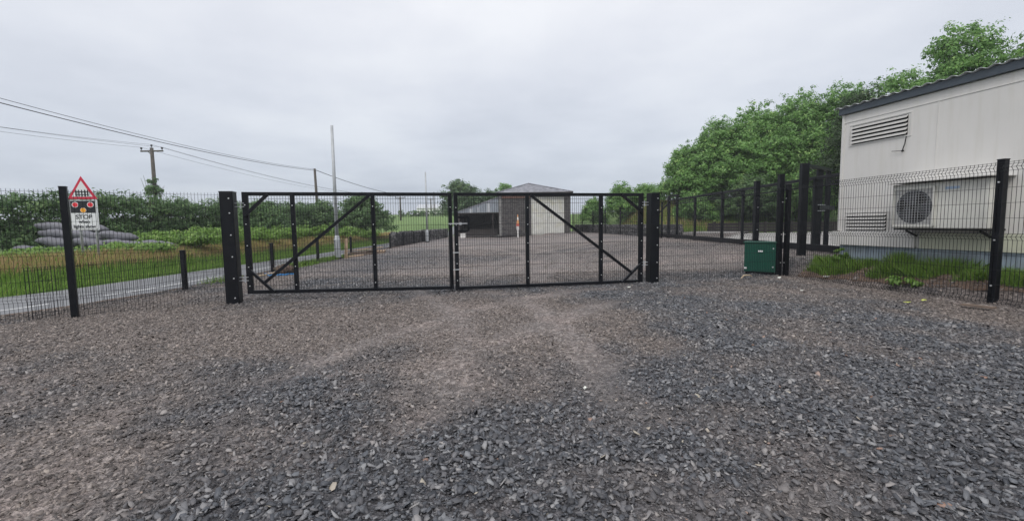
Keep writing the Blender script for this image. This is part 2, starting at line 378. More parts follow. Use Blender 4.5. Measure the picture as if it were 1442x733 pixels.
tag(strip('road', ysr, lambda y: rn(y)-rw(y), lambda y: rn(y), M['road'], 0.0), kind='structure')
tag(strip('road_edge_soil', [y for y in ysr if y < 60], lambda y: rn(y)-0.05, lambda y: rn(y)+0.30, M['soil'], 0.012, jit=0.05), kind='structure')
mb = MB()
def line(y0, y1, off, w):
    ys = np.arange(y0, y1+0.01, 0.5)
    V = []; F = []
    for y in ys:
        x = float(rn(y)-off); V += [(x-w/2, y, 0.006), (x+w/2, y, 0.006)]
    for i in range(len(ys)-1): F.append((2*i, 2*i+1, 2*i+3, 2*i+2))
    mb.add(V, F)
for y0, y1 in ((2, 6), (7.5, 9.6), (10.6, 15.0), (16.4, 20.4), (22, 26), (28, 32), (34, 38), (40, 44)): line(y0, y1, 0.85, 0.10)
tag(mb.build('road_centre_line', M['paint']), kind='structure')
tag(strip('verge_bank', [y for y in ysr if 2 < y < 58], lambda y: rn(y)-rw(y)-4.2, lambda y: rn(y)-rw(y)-1.75, M['earth'], -0.03, jit=0.15), kind='structure')
# yard
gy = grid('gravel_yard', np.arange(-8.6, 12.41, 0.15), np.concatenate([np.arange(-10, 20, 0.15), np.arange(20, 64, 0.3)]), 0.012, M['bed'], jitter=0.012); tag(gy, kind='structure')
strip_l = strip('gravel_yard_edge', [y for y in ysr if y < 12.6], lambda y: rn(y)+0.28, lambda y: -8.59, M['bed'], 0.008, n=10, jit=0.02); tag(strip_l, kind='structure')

# slate chips: one uncountable mass
def chips(n, xr, yr, smin, smax, keep=None):
    x = RNG.uniform(*xr, n); y = RNG.uniform(*yr, n)
    if keep is not None: k = keep(x, y); x = x[k]; y = y[k]
    n = len(x); du = dustfield(x, y); tk = tracks(x, y)
    s = smin*(smax/smin)**(RNG.random(n)**(1.25+0.8*du))*(1-0.30*du)*(1-0.35*tk)
    t0 = RNG.uniform(0, 2*np.pi, n); K = 5
    ang = t0[:, None] + (np.arange(K)+RNG.uniform(-0.42, 0.42, (n, K)))*2*np.pi/K
    rr = s[:, None]*RNG.uniform(0.55, 1.25, (n, K)); asp = RNG.uniform(0.38, 0.85, n)[:, None]
    lx = rr*np.cos(ang); ly = rr*np.sin(ang)*asp
    th = RNG.uniform(0, 2*np.pi, n)[:, None]; lx, ly = lx*np.cos(th)-ly*np.sin(th), lx*np.sin(th)+ly*np.cos(th)
    tx = RNG.normal(0, 0.34, n)[:, None]; ty = RNG.normal(0, 0.34, n)[:, None]
    lz = lx*tx+ly*ty; thick = (s*RNG.uniform(0.10, 0.34, n))[:, None]
    z0 = hgt(x, y)+0.010+0.034*RNG.random(n)**1.4*(1-0.45*du) - 0.012*tk + 0.012*(np.sin(x*1.9+np.sin(y*1.3)*1.5)*np.sin(y*2.3+x*0.7))
    top = np.stack([x[:, None]+lx*0.93, y[:, None]+ly*0.93, z0[:, None]+lz+thick], -1)
    bot = np.stack([x[:, None]+lx*1.05, y[:, None]+ly*1.05, z0[:, None]+lz-thick*0.3], -1)
    V = np.concatenate([top, bot], 1)
    tone = np.clip(RNG.normal(0.46, 0.27, n), 0, 0.95); odd = RNG.random(n); tone = np.where(odd < 0.0018, 0.975, np.where(odd < 0.005, 1.0, tone))
    return V, tone, np.clip(du+RNG.normal(0, 0.10, n), 0, 1)
parts = []
side = lambda x, y: (x > rn(y)+0.15) & (x < np.where(y < 7.0, 11.0, np.where(y > 13, 11.6, 8.9)))
parts.append(chips(165000, (-9.5, 9.5), (0.8, 5.2), 0.009, 0.037, lambda x, y: np.abs(x-0.4) < y*1.25+2.0))
parts.append(chips(165000, (-10.5, 10.8), (5.2, 9.2), 0.012, 0.040, lambda x, y: side(x, y) & (np.abs(x) < y*1.2+1)))
parts.append(chips(78000, (-9.2, 9.0), (9.2, 14.0), 0.016, 0.042, side))
parts.append(chips(42000, (-8.6, 12.3), (14.0, 28.0), 0.018, 0.045))
Vs = np.concatenate([p_[0] for p_ in parts]); tn = np.concatenate([p_[1] for p_ in parts]); dn = np.concatenate([p_[2] for p_ in parts]); n = len(Vs)
base = (np.arange(n)*10)[:, None]
topl = base+np.arange(5)[None, :]
k = np.arange(5); sidel = np.stack([5+k, 5+(k+1) % 5, (k+1) % 5, k], -1).ravel()
L = np.concatenate([topl, base+sidel[None, :]], 1)
tot = np.tile([5, 4, 4, 4, 4, 4], n); st = np.concatenate([[0], np.cumsum(tot)[:-1]])
o = npmesh('slate_gravel', Vs.reshape(-1, 3), L.ravel(), st, tot, M['chips'], np.repeat(tn, 6))
at = o.data.attributes.new('dust', 'FLOAT', 'FACE'); at.data.foreach_set('value', np.repeat(dn, 6).astype(np.float32))
tag(o, 'loose grey and brown slate chippings covering the forecourt and yard', 'gravel', kind='stuff')

# concrete slab beyond the sliding gate
mb = MB(); xs = np.linspace(12.35, 23, 14); ys = np.linspace(17.5, 31.5, 15)
V = [(x, y, h1(x, y)+0.03) for y in ys for x in xs]; F = []
for j in range(14):
    for i in range(13):
        cx, cy = xs[i], ys[j]
        if cy > 26.5+ (cx-12.3)*0.9: continue
        F.append((j*14+i, j*14+i+1, (j+1)*14+i+1, (j+1)*14+i))
mb.v = V; mb.f = F
tag(mb.build('concrete_hardstanding', M['conc'], smooth=True), kind='structure')
mb = MB()
V = []; F = []
for i, t in enumerate(np.linspace(0, 1, 12)):
    x = 13.4+3.0*t; y = 35.0-4.2*t
    for dx in (-0.35, 0.35): V.append((x+dx, y+dx, h1(x, y)+0.12)); V.append((x+dx, y+dx, h1(x, y)-0.1))
for i in range(11):
    a_ = 4*i; F += [(a_, a_+4, a_+6, a_+2), (a_, a_+1, a_+5, a_+4), (a_+2, a_+6, a_+7, a_+3)]
mb.v = V; mb.f = F; tag(mb.build('concrete_path', M['conc']), kind='structure')

# ------------------------------------------------------------------ mesh fencing
def wires(mb, A, B, z0, z1, pitch, hs, r=0.0032, folds=(), depth=0.045, normal=None):
    """vertical wires from A to B with V folds; z0/z1 may be (start,end) tuples"""
    A = Vector((A[0], A[1], 0)); B = Vector((B[0], B[1], 0)); d = B-A; L = d.length; d.normalize()
    nrm = Vector((-d.y, d.x, 0)) if normal is None else Vector(normal)
    za = z0 if isinstance(z0, tuple) else (z0, z0); zb = z1 if isinstance(z1, tuple) else (z1, z1)
    n = max(1, int(L/pitch))
    def offs(z):
        for f in folds:
            if abs(z-f) < 0.055: return depth*(1-abs(z-f)/0.055)
        return 0.0
    for i in range(n+1):
        t = i/n; p = A+d*(L*t); lo = za[0]+(za[1]-za[0])*t; hi = zb[0]+(zb[1]-zb[0])*t
        zs = [lo]
        for f in sorted(folds):
            for q in (f-0.055, f, f+0.055):
                if lo < q < hi-0.005: zs.append(q)
        zs.append(hi)
        for a, b_ in zip(zs[:-1], zs[1:]):
            mb.bar(p+nrm*offs(a)+Vector((0,0,a)), p+nrm*offs(b_)+Vector((0,0,b_)), 2*r)
    for z in hs:
        off = nrm*(offs(z)+r*1.6)
        mb.bar(A+off+Vector((0,0,z)), B+off+Vector((0,0,z)), 2*r*1.1)
    return mb
BOLT = MB().tube([(0,0,0),(0,-0.018,0)], 0.014, 6).build('bolt', M['bolt']); bolt_mesh = BOLT.data; bpy.data.objects.remove(BOLT)
def bolt(parent, loc, rz=0.0, s=1.0):
    o = bpy.data.objects.new('bolt', bolt_mesh); col.objects.link(o); o.parent = parent; o.location = loc; o.rotation_euler = (0,0,rz); o.scale = (s,s,s); return o
def post_obj(parent, p, w, z0, z1, rz=0.0, name='post', bolts=(), face=(0,-1)):
    po = MB().box((0,0,(z0+z1)/2), (w, w, z1-z0), 0).build(name, M['black'], parent, bevel=0.006)
    po.location = (p[0], p[1], 0); po.rotation_euler = (0,0,rz)
    MB().box((0,0,z1+0.008), (w+0.008, w+0.008, 0.016), 0).build('cap', M['black'], po, bevel=0.003)
    for zb in bolts: bolt(po, (0, -w/2, zb))
    return po

# gate geometry: line from the left to the right gate post
GA = Vector((-5.81, 9.23, 0)); GB = Vector((3.64, 11.52, 0)); gd = (GB-GA).normalized(); ga = math.atan2(gd.y, gd.x); gn = Vector((gd.y, -gd.x, 0))
def gate_post(p, label, hz, sgn):
    t = thing('gate_post', (p.x, p.y, 0), label, 'gate post', 'square posts carrying the double gate', ga)
    body = MB().box((0,0,1.08), (0.25, 0.25, 2.5)).build('body', M['black'], t, bevel=0.012)
    MB().box((0,0,2.338), (0.262, 0.262, 0.016)).build('cap', M['black'], t, bevel=0.004)
    for z in (0.14, 0.55, 1.0, 1.45, 1.9, 2.2):
        if z < 2.1 or sgn > 0: bolt(t, (0.055*sgn, -0.125, z), 0, 1.0)
    return t
gate_post(Vector((-5.87, 9.21, 0)), 'thick square black post carrying the left gate leaf, nearest the road', 0, 1)
gate_post(Vector((3.69, 11.53, 0)), 'thick square black post carrying the right gate leaf, beside the mesh fence', 0, 1)

def gate_leaf(s0, s1, zb0, zb1, stiles, label, left):
    """local frame: x along the gate line, origin at the hinge"""
    org = GA+gd*s0
    t = thing('gate_leaf', (org.x, org.y, 0), label, 'gate', 'two leaves of the mesh gate', ga)
    L = s1-s0; zt = 2.30; w = 0.075
    zb = lambda x: zb0+(zb1-zb0)*x/L
    MB().bar((0,0,zt), (L,0,zt), w).build('top_rail', M['black'], t, bevel=0.004)
    MB().bar((0,0,zb(0)+0.035), (L,0,zb(L)+0.035), w).build('bottom_rail', M['black'], t, bevel=0.004)
    for sx in stiles:
        x = sx-s0; hinge = (x < 0.2 and left) or (x > L-0.2 and not left)
        ww = 0.11 if hinge else 0.085
        x = min(max(x, ww/2), L-ww/2)
        st = MB().box((x, -0.003, (zb(x)+zt)/2+0.02), (ww, 0.082, zt-zb(x)+0.035)).build('stile', M['black'], t, bevel=0.004)
        for z in (0.25, 0.65, 1.1, 1.55, 1.95): bolt(st, (x, -0.044, z+zb(x)*0.6), 0, 0.8)
    yb = -0.006
    if left:
        MB().bar((0.35, yb-0.05, 0.43), (2.55, yb-0.05, 2.28), 0.06, 0.08, up=(0,-1,0)).build('diagonal_brace', M['black'], t, bevel=0.003)
        MB().bar((0.04, yb-0.05, 1.84), (0.50, yb-0.05, 2.29), 0.06, 0.08, up=(0,-1,0)).build('corner_brace', M['black'], t, bevel=0.003)
        MB().bar((0.04, yb-0.051, 0.74), (0.52, yb-0.051, 0.22), 0.055, 0.07, up=(0,-1,0)).build('corner_brace', M['black'], t, bevel=0.003)
    else:
        MB().bar((L-0.36, yb-0.05, 0.32), (6.44-s0, yb-0.05, 2.28), 0.06, 0.08, up=(0,-1,0)).build('diagonal_brace', M['black'], t, bevel=0.003)
        MB().bar((L-0.04, yb-0.05, 1.84), (L-0.62, yb-0.05, 2.29), 0.06, 0.08, up=(0,-1,0)).build('corner_brace', M['black'], t, bevel=0.003)
        MB().bar((L-0.04, yb-0.051, 0.55), (L-0.62, yb-0.051, 0.05), 0.055, 0.07, up=(0,-1,0)).build('corner_brace', M['black'], t, bevel=0.003)
    mb = MB(); wires(mb, (0.04, 0.052), (L-0.04, 0.052), (zb(0)+0.02, zb(L)+0.02), zt, 0.055, [0.35, 0.6, 0.85, 1.1, 1.35, 1.6, 1.85, 2.1, 2.2], r=0.0030)
    mb.build('mesh_panel', M['wire'], t)
    hx = 0.0 if left else L; sg = -1 if left else 1
    for z in (2.07, 0.52):
        hg = MB()
        hg.box((hx+sg*0.05, -0.02, z+0.035), (0.18, 0.05, 0.012)); hg.box((hx+sg*0.05, -0.02, z-0.035), (0.18, 0.05, 0.012))
        hg.tube([(hx+sg*0.03, -0.03, z-0.08), (hx+sg*0.03, -0.03, z+0.08)], 0.013, 8)
        hg.build('hinge', M['galv'], t)
    return t
LL = gate_leaf(0.20, 4.555, 0.20, 0.09, [0.25, 1.16, 2.80, 4.53], 'left leaf of the wide black mesh gate, its brace falling towards the road', True)
RL = gate_leaf(4.60, 9.48, 0.07, 0.03, [4.62, 6.37, 8.30, 9.45], 'right leaf of the wide black mesh gate, with the latch box in its edge', False)
# latch box, drop bolt and slide bolt on the right leaf
mb = MB()
for a_, b_ in (((0.0, 1.77), (0.33, 1.77)), ((0.33, 1.77), (0.33, 1.45)), ((0.33, 1.45), (0.0, 1.45))):
    mb.bar((a_[0], -0.01, a_[1]), (b_[0], -0.01, b_[1]), 0.05, 0.05)
mb.build('latch_frame', M['black'], RL, bevel=0.003)
mb = MB().tube([(-0.14, -0.07, 1.62), (0.30, -0.07, 1.62)], 0.012, 8); mb.box((0.14, -0.06, 1.62), (0.05, 0.05, 0.06)); mb.build('slide_bolt', M['galv'], RL)
mb = MB().tube([(-0.02, -0.06, -0.02), (-0.02, -0.06, 1.25)], 0.014, 8); mb.build('drop_bolt', M['black'], LL).location = (4.33, 0, 0)
for z in (0.55, 0.95): MB().box((0.02, -0.06, z), (0.14, 0.03, 0.02)).build('bolt_keeper', M['galv'], RL)

def fence(name, pts, z1, label, group=None, w=0.08, skip=(), folds=(), hs=None, pitch=0.055, r=0.0027, z0=0.03, posts=None, ground=False, normal=None, bolts=(), panel_name='mesh_panel', post_top=0.06, cat='fence'):
    t = thing(name, (pts[0][0], pts[0][1], 0), label, cat, group)
    ox, oy = pts[0][0], pts[0][1]
    q = [(p_[0]-ox, p_[1]-oy) for p_ in pts]
    for i, p_ in enumerate(q):
        zg = h1(*pts[i]) if ground else 0.0
        if i in skip: continue
        a, b_ = q[max(0, i-1)], q[min(len(q)-1, i+1)]
        po = post_obj(t, p_, w, zg-0.3, zg+z1+post_top, math.atan2(b_[1]-a[1], b_[0]-a[0]), bolts=[zg+zz for zz in bolts])
    for i in range(len(q)-1):
        za = h1(*pts[i]) if ground else 0; zb_ = h1(*pts[i+1]) if ground else 0
        H = hs or [z1*k_/7 for k_ in range(1, 7)]
        d = Vector((q[i+1][0]-q[i][0], q[i+1][1]-q[i][1], 0)).normalized()
        nr = normal or (-d.y, d.x, 0)
        off = Vector(nr)*-(w/2+0.01) if normal is None else Vector(nr)*(w/2+0.01)
        mb = MB(); zz = (za+zb_)/2 if ground else 0
        wires(mb, (q[i][0]+off.x, q[i][1]+off.y), (q[i+1][0]+off.x, q[i+1][1]+off.y), (z0+za, z0+zb_) , (z1+za, z1+zb_), pitch, [hz+zz for hz in H], r, folds, normal=nr)
        mb.build(panel_name, M['wire'], t)
    return t
V4 = lambda z1, f: sorted([z1-0.03] + [x for ff in f for x in (ff-0.055, ff, ff+0.055)] + [z1*0.2, z1*0.36, z1*0.64, z1*0.8])
f3 = [0.42, 1.28, 2.44]
fence('mesh_fence', [(-5.99, 9.17), (-7.98, 7.93), (-10.1, 6.6), (-12.2, 5.3)], 2.32, 'tall black mesh fence left of the gate, running in front of the road',
      folds=(0.4, 1.2), r=0.0020, hs=[0.15, 0.345, 0.4, 0.455, 0.7, 0.95, 1.145, 1.2, 1.255, 1.5, 1.75, 2.0, 2.28], w=0.10, skip=(0,), bolts=(0.3, 0.7, 1.15, 1.6, 2.1), post_top=0.04)
f2 = fence('mesh_fence', [(3.83, 11.57), (7.58, 12.47)], 2.36, 'black mesh fence between the right gate post and the green cabinet',
      folds=(1.2, 2.26), hs=[0.2, 0.45, 0.7, 0.95, 1.145, 1.2, 1.255, 1.5, 1.75, 2.0, 2.205, 2.26, 2.315, 2.34], w=0.12, skip=(0,), bolts=(0.4, 1.2, 2.1), post_top=0.12)
fence('mesh_fence', [(7.76, 12.42), (8.50, 7.70), (8.98, 4.6)], 2.54, 'black mesh fence with folded ridges in front of the cream cabin',
      folds=(0.12, 1.26, 2.44), hs=[0.065, 0.12, 0.175, 0.42, 0.68, 0.94, 1.205, 1.26, 1.315, 1.58, 1.84, 2.10, 2.385, 2.44, 2.495, 2.53], w=0.11, pitch=0.062, r=0.0027, bolts=(0.4, 1.2, 2.2), post_top=0.04, normal=(-0.99, -0.15, 0))
fence('low_mesh_fence', [(-8.52, y) for y in (7.6, 11.38, 15.6, 19.3, 23.3, 27.2, 30.9, 34.6, 38.4, 42.2, 46.0, 50, 54)], 0.95, 'waist-high black mesh fence between the road and the gravel yard',
      w=0.10, skip=(0,), hs=[0.1, 0.3, 0.5, 0.7, 0.9], r=0.0026, bolts=(), post_top=0.08)
ff = [(10.75, 31.6), (10.45, 36.4), (10.1, 41), (9.75, 46), (9.4, 51), (8.95, 56.0), (8.5, 61)]
fence('mesh_fence', ff, 2.45, 'tall black mesh fence at the far right of the yard, running towards the shed', ground=True, w=0.10, pitch=0.09, r=0.003, hs=[0.2, 0.7, 1.2, 1.7, 2.2, 2.4], post_top=0.1)

# tall guide posts and portal at the sliding gate
def tallpost(name, x, y, w, ztop, label, group=None):
    t = thing(name, (x, y, h1(x, y)), label, 'post', group)
    zg = ztop-h1(x, y)
    MB().box((0,0,zg/2-0.15), (w, w, zg+0.3)).build('shaft', M['black'], t, bevel=0.006)
    MB().box((0,0,zg+0.008), (w+0.01, w+0.01, 0.016)).build('cap', M['black'], t, bevel=0.003)
    for z in (0.6, 1.2, 1.9): bolt(t, (0, -w/2, z))
    return t
tallpost('guide_post', 7.75, 14.0, 0.14, 2.82, 'black post rising behind the green cabinet, left of its taller neighbour', 'guide posts behind the green cabinet')
tallpost('guide_post', 8.50, 14.0, 0.15, 3.02, 'tallest slim black post, just right of the green cabinet and behind the fence corner', 'guide posts behind the green cabinet')
# portal frame
t = thing('gate_portal', (9.5, 14.5, h1(9.5, 14.5)), 'heavy black portal frame of thick posts where the sliding gate ends, next to the cabin', 'gate frame')
zg = h1(9.5, 14.5)
MB().box((0.05,0,1.35), (0.23, 0.16, 3.3)).build('post', M['black'], t, bevel=0.01)
MB().box((1.95,2.0,1.52), (0.19, 0.12, 3.15)).build('post', M['black'], t, bevel=0.01)
MB().box((2.55,2.4,1.52), (0.15, 0.10, 3.15)).build('post', M['black'], t, bevel=0.01)
MB().bar((0.05, 0.0, 2.95), (2.7, 2.5, 3.04), 0.14, 0.10).build('top_beam', M['black'], t, bevel=0.005)
MB().bar((1.85,1.84,1.62), (2.9,2.5,1.62), 0.06, 0.16).build('cross_bar', M['black'], t, bevel=0.005)
for z in (1.5, 1.72): MB().box((1.95,1.88,z), (0.30, 0.03, 0.03)).build('bracket', M['galv'], t)

# cantilever sliding gate along x = 11.2
CA = (11.35, 31.0); 
t = thing('sliding_gate', (CA[0], CA[1], h1(*CA)), 'long black cantilever sliding gate with a heavy bottom beam and triangular tail, beyond the fence', 'gate')
d = Vector((11.08-11.35, 14.6-31.0, 0)); L = d.length; d.normalize()
zz = 0.42
def P(s, z, o=0.0): return (d.x*s - d.y*o, d.y*s + d.x*o, z-h1(*CA))
MB().bar(P(-8.6, 0.60), P(L+0.3, 0.58), 0.18, 0.23).build('bottom_beam', M['black'], t, bevel=0.006)
MB().bar(P(-0.9, 3.10), P(L, 3.10), 0.09, 0.11).build('top_beam', M['black'], t, bevel=0.006)
MB().bar(P(0.0, 2.80), P(L, 2.80), 0.04, 0.05).build('middle_rail', M['black'], t)
for s, w in ((-0.95, 0.16), (0.75, 0.14), (3.8, 0.12), (7.45, 0.13), (9.6, 0.11), (12.6, 0.12), (14.8, 0.12)):
    MB().bar(P(s, 0.45), P(s, 3.15 if s > 0 else 3.42), w, w).build('upright', M['black'], t, bevel=0.005)
MB().bar(P(-0.95, 3.40), P(0.75, 3.40), 0.14, 0.12).build('head_plate', M['black'], t, bevel=0.005)
MB().bar(P(0.75, 3.1), P(0.75, 3.45), 0.14, 0.14).build('head_plate', M['black'], t, bevel=0.005)
MB().bar(P(-0.95, 2.95), P(-8.4, 0.66), 0.08, 0.09).build('tail_brace', M['black'], t, bevel=0.004)
mb = MB()
A0 = Vector(P(0.0, 0)); B0 = Vector(P(L, 0))
wires(mb, (A0.x+0.07, A0.y), (B0.x+0.07, B0.y), 0.65-h1(*CA), 3.08-h1(*CA), 0.085, [z_-h1(*CA) for z_ in (0.9, 1.4, 1.9, 2.4, 2.8, 2.95)], r=0.0026)
mb.build('mesh_panel', M['wire'], t)
mb = MB(); wires(mb, (A0.x-0.07, A0.y), (B0.x-0.07, B0.y), 2.78-h1(*CA), 3.08-h1(*CA), 0.085, [2.9-h1(*CA)], r=0.004); mb.build('upper_mesh_strip', M['wire'], t)
for s in (-0.95, 0.75, 12.9):
    x, y, _ = P(s, 0); MB().box((x, y, 0.42-h1(*CA)), (0.22, 0.3, 0.2)).build('roller_carriage', M['black'], t)

# green roadside cabinet
t = thing('electrical_cabinet', (7.28, 12.86, h1(7.28, 12.86)), 'green ribbed electrical cabinet standing behind the fence corner', 'cabinet', rz=R(-36))
W_, D_, H_ = 0.80, 0.36, 0.84
body = MB().box((0,0,0.10+H_/2), (W_, D_, H_)).build('body', M['green_box'], t, bevel=0.012)
mb = MB()
for i in range(15): mb.box((-W_/2+0.045+i*(W_-0.09)/14, -D_/2-0.006, 0.10+H_/2), (0.018, 0.016, H_-0.12))
mb.build('door_ribs', M['green_box'], body, bevel=0.003)
mb = MB()
for i in range(6): mb.box((W_/2+0.006, -D_/2+0.05+i*(D_-0.10)/5, 0.10+H_/2), (0.016, 0.018, H_-0.14))
mb.build('side_ribs', M['green_box'], body, bevel=0.003)
mb = MB(); pr = [(-W_/2-0.025, -D_/2-0.03, 0.94), (W_/2+0.025, -D_/2-0.03, 0.94), (W_/2+0.025, -D_/2-0.03, 0.965), (-W_/2-0.025, -D_/2-0.03, 0.965)]
mb.box((0,0,0.955), (W_+0.05, D_+0.06, 0.035)); mb.build('lid', M['green_box'], t, bevel=0.012)
MB().box((0,0,0.04), (W_-0.08, D_-0.06, 0.16)).build('plinth', M['black'], t)
MB().box((0.02, -D_/2-0.018, 0.70), (0.13, 0.006, 0.045)).build('label_plate', M['white_lbl'], t)
for x_, z_ in ((0.34, 0.78), (0.34, 0.25)): MB().tube([(x_, -D_/2-0.012, z_), (x_, -D_/2-0.03, z_)], 0.022, 10).build('lock', M['bolt'], t)
MB().box((-0.36, -D_/2-0.018, 0.20), (0.07, 0.006, 0.05)).build('sticker', M['white_lbl'], t)

# ------------------------------------------------------------------ cabin
cd = Vector((0.19, -0.98, 0)).normalized(); cn = Vector((-cd.y, cd.x, 0)) # away from the yard (to +x)
if cn.x < 0: cn = -cn
crz = math.atan2(cd.y, cd.x)
# local frame: x along wall from far corner towards camera, y = +away? compute rotation so local x = cd, local y = outward to the viewer's side
t = thing('portable_cabin', (8.75, 11.8, 0), 'cream steel cabin with louvres raised on a blue-grey skirt behind the right fence', 'cabin', rz=crz)
# with rz=crz local +y = rot90(cd) = (0.98,0.19): away from yard. wall face at y=0
LC, DC = 7.2, 3.0
zb, zt = 0.93, 4.30
MB().box((LC/2, DC/2, (zb+zt)/2), (LC, DC, zt-zb)).build('body', M['cabin'], t, bevel=0.015)
# roof: fascia and corrugated sheet
MB().box((LC/2-0.0, DC/2-0.0, zt+0.083), (LC+0.16, DC+0.16, 0.16)).build('fascia', M['fascia'], t, bevel=0.006)
mb = MB(); nn = 64; V = []; F = []
for i in range(nn*4+1):
    x = -0.14+(LC+0.28)*i/(nn*4); z = zt+0.188+0.022*math.sin(i*math.pi/4)   # ~0.23 m corrugations
    V += [(x, -0.13, z), (x, DC+0.13, z), (x, -0.13, z-0.008), (x, DC+0.13, z-0.008)]
for i in range(nn*4):
    a_ = 4*i; F += [(a_, a_+4, a_+5, a_+1), (a_+2, a_+3, a_+7, a_+6), (a_, a_+2, a_+6, a_+4), (a_+1, a_+5, a_+7, a_+3)]
mb.v = V; mb.f = F; mb.build('roof_sheet', M['galv'], t, smooth=True)
# skirt, corrugated metal
sk = MB().box((LC/2, DC/2, (0.0+zb)/2), (LC-0.06, DC-0.06, zb-0.0)).build('skirt', M['skirt'], t)
mb = MB()
for i in range(24): mb.box((0.12+i*0.30, 0.022, 0.46), (0.10, 0.02, 0.9))
mb.build('skirt_ribs', M['skirt'], sk, bevel=0.004)
MB().box((0.90, -0.035, 1.105), (2.05, 0.07, 0.35)).build('base_band', M['cabin'], t, bevel=0.008)
MB().box((4.6, -0.012, 1.105), (5.2, 0.024, 0.35)).build('stained_base', M['cabin_green'], t)
MB().box((0.012, -0.012, 2.8), (0.06, 0.03, 3.0)).build('corner_trim', M['cabin_trim'], t, bevel=0.004)
MB().box((LC/2, -0.006, 4.09), (LC, 0.012, 0.012)).build('seam', M['cabin_trim'], t)
for x in (2.2, 4.6): MB().box((x, -0.005, 2.7), (0.012, 0.010, 2.75)).build('seam', M['cabin_trim'], t)
def louvre(x0, x1, z0, z1, n):
    lf = MB()
    lf.box(((x0+x1)/2, -0.006, z1+0.03), (x1-x0+0.16, 0.014, 0.02)); lf.box(((x0+x1)/2, -0.006, z0-0.03), (x1-x0+0.16, 0.014, 0.02))
    lf.box((x0-0.07, -0.006, (z0+z1)/2), (0.02, 0.014, z1-z0+0.04)); lf.box((x1+0.07, -0.006, (z0+z1)/2), (0.02, 0.014, z1-z0+0.04))
    fr = lf.build('louvre', M['cabin_trim'], t)
    MB().box(((x0+x1)/2, -0.003, (z0+z1)/2), (x1-x0, 0.006, z1-z0)).build('louvre_opening', M['dark'], fr)
    sl = MB(); hgt_ = (z1-z0)/n
    for i in range(n):
        z = z0+hgt_*(i+0.5)
        sl.prism([(x0, -0.006, z+hgt_*0.36), (x0, -0.055, z-hgt_*0.22), (x0, -0.055, z-hgt_*0.28), (x0, -0.006, z+hgt_*0.26)], (0,0,0), (x1-x0, 0, 0))
        sl.box(((x0+x1)/2, -0.05, z-hgt_*0.02), (x1-x0, 0.008, hgt_*0.5))
    sl.build('louvre_blades', M['cabin'], fr)
louvre(0.26, 1.60, 3.50, 3.96, 5)
louvre(0.22, 1.24, 1.32, 1.74, 5)
cb = MB().tube([(1.60, -0.03, 3.46), (1.58, -0.035, 3.30), (1.54, -0.04, 3.16)], 0.010, 6); cb.tube([(1.54, -0.02, 3.15), (1.54, -0.05, 3.14)], 0.022, 8); cb.tube([(1.54, -0.04, 3.15), (1.3, -0.04, 3.17)], 0.006, 5)
cb.build('cable_gland', M['dark'], t)
# air conditioner, a thing of its own hung on the wall
ac = thing('air_conditioner', (8.75+cd.x*2.52, 11.8+cd.y*2.52, 0), 'cream air conditioning unit with a round fan grille hung on the cabin wall', 'air conditioner', rz=crz)
x0, x1, z0, z1, dy = -0.80, 0.95, 1.38, 2.34, 0.42
MB().box(((x0+x1)/2, -dy/2-0.06, (z0+z1)/2), (x1-x0, dy, z1-z0)).build('casing', M['ac'], ac, bevel=0.02)
yf = -dy-0.062; fx, fz, fr_ = -0.33, 1.84, 0.355
MB().box((fx, yf-0.003, fz+0.0), (0.80, 0.006, 0.80)).build('fan_recess', M['cabin_trim'], ac)
fan = MB().tube([(fx, yf-0.006, fz), (fx, yf-0.012, fz)], fr_, 36).build('fan_opening', M['acfan'], ac)
bl = MB()
for k in range(3):
    a0 = k*2*math.pi/3+0.4
    pts = [(fx+0.05*math.cos(a0), yf-0.014, fz+0.05*math.sin(a0))]
    for j in range(7):
        a1 = a0+j*0.16; pts.append((fx+0.31*math.cos(a1), yf-0.014-0.002*j, fz+0.31*math.sin(a1)))
    bl.prism(pts, (0,0,0), (0,-0.004,0))
bl.tube([(fx, yf-0.012, fz), (fx, yf-0.03, fz)], 0.06, 14); bl.build('fan_blades', M['dark'], ac)
gr = MB()
for k in range(-6, 7):
    o_ = k*0.055; gr.box((fx+o_, yf-0.04, fz), (0.007, 0.007, 0.76)); gr.box((fx, yf-0.047, fz+o_), (0.76, 0.007, 0.007))
gr.build('fan_grille', M['acgrill'], ac)
fb = MB()
for a_, b_ in (((-0.4,-0.4),(0.4,-0.4)), ((0.4,-0.4),(0.4,0.4)), ((0.4,0.4),(-0.4,0.4)), ((-0.4,0.4),(-0.4,-0.4))):
    fb.bar((fx+a_[0], yf-0.03, fz+a_[1]), (fx+b_[0], yf-0.03, fz+b_[1]), 0.025, 0.05)
fb.build('fan_frame', M['ac'], ac)
MB().box((0.36, yf-0.004, 2.20), (0.24, 0.006, 0.05)).build('badge', M['badge'], ac)
MB().box((0.10, -0.22, 1.36), (1.7, 0.46, 0.03)).build('bracket_shelf', M['dark'], ac)
for x in (-0.6, 0.75): MB().bar((x, -0.30, 1.33), (x, -0.01, 1.20), 0.035, 0.035).build('bracket', M['dark'], ac)
MB().box((0.1, -0.30, 2.375), (1.9, 0.66, 0.02)).build('rain_hood', M['cabin_trim'], ac)

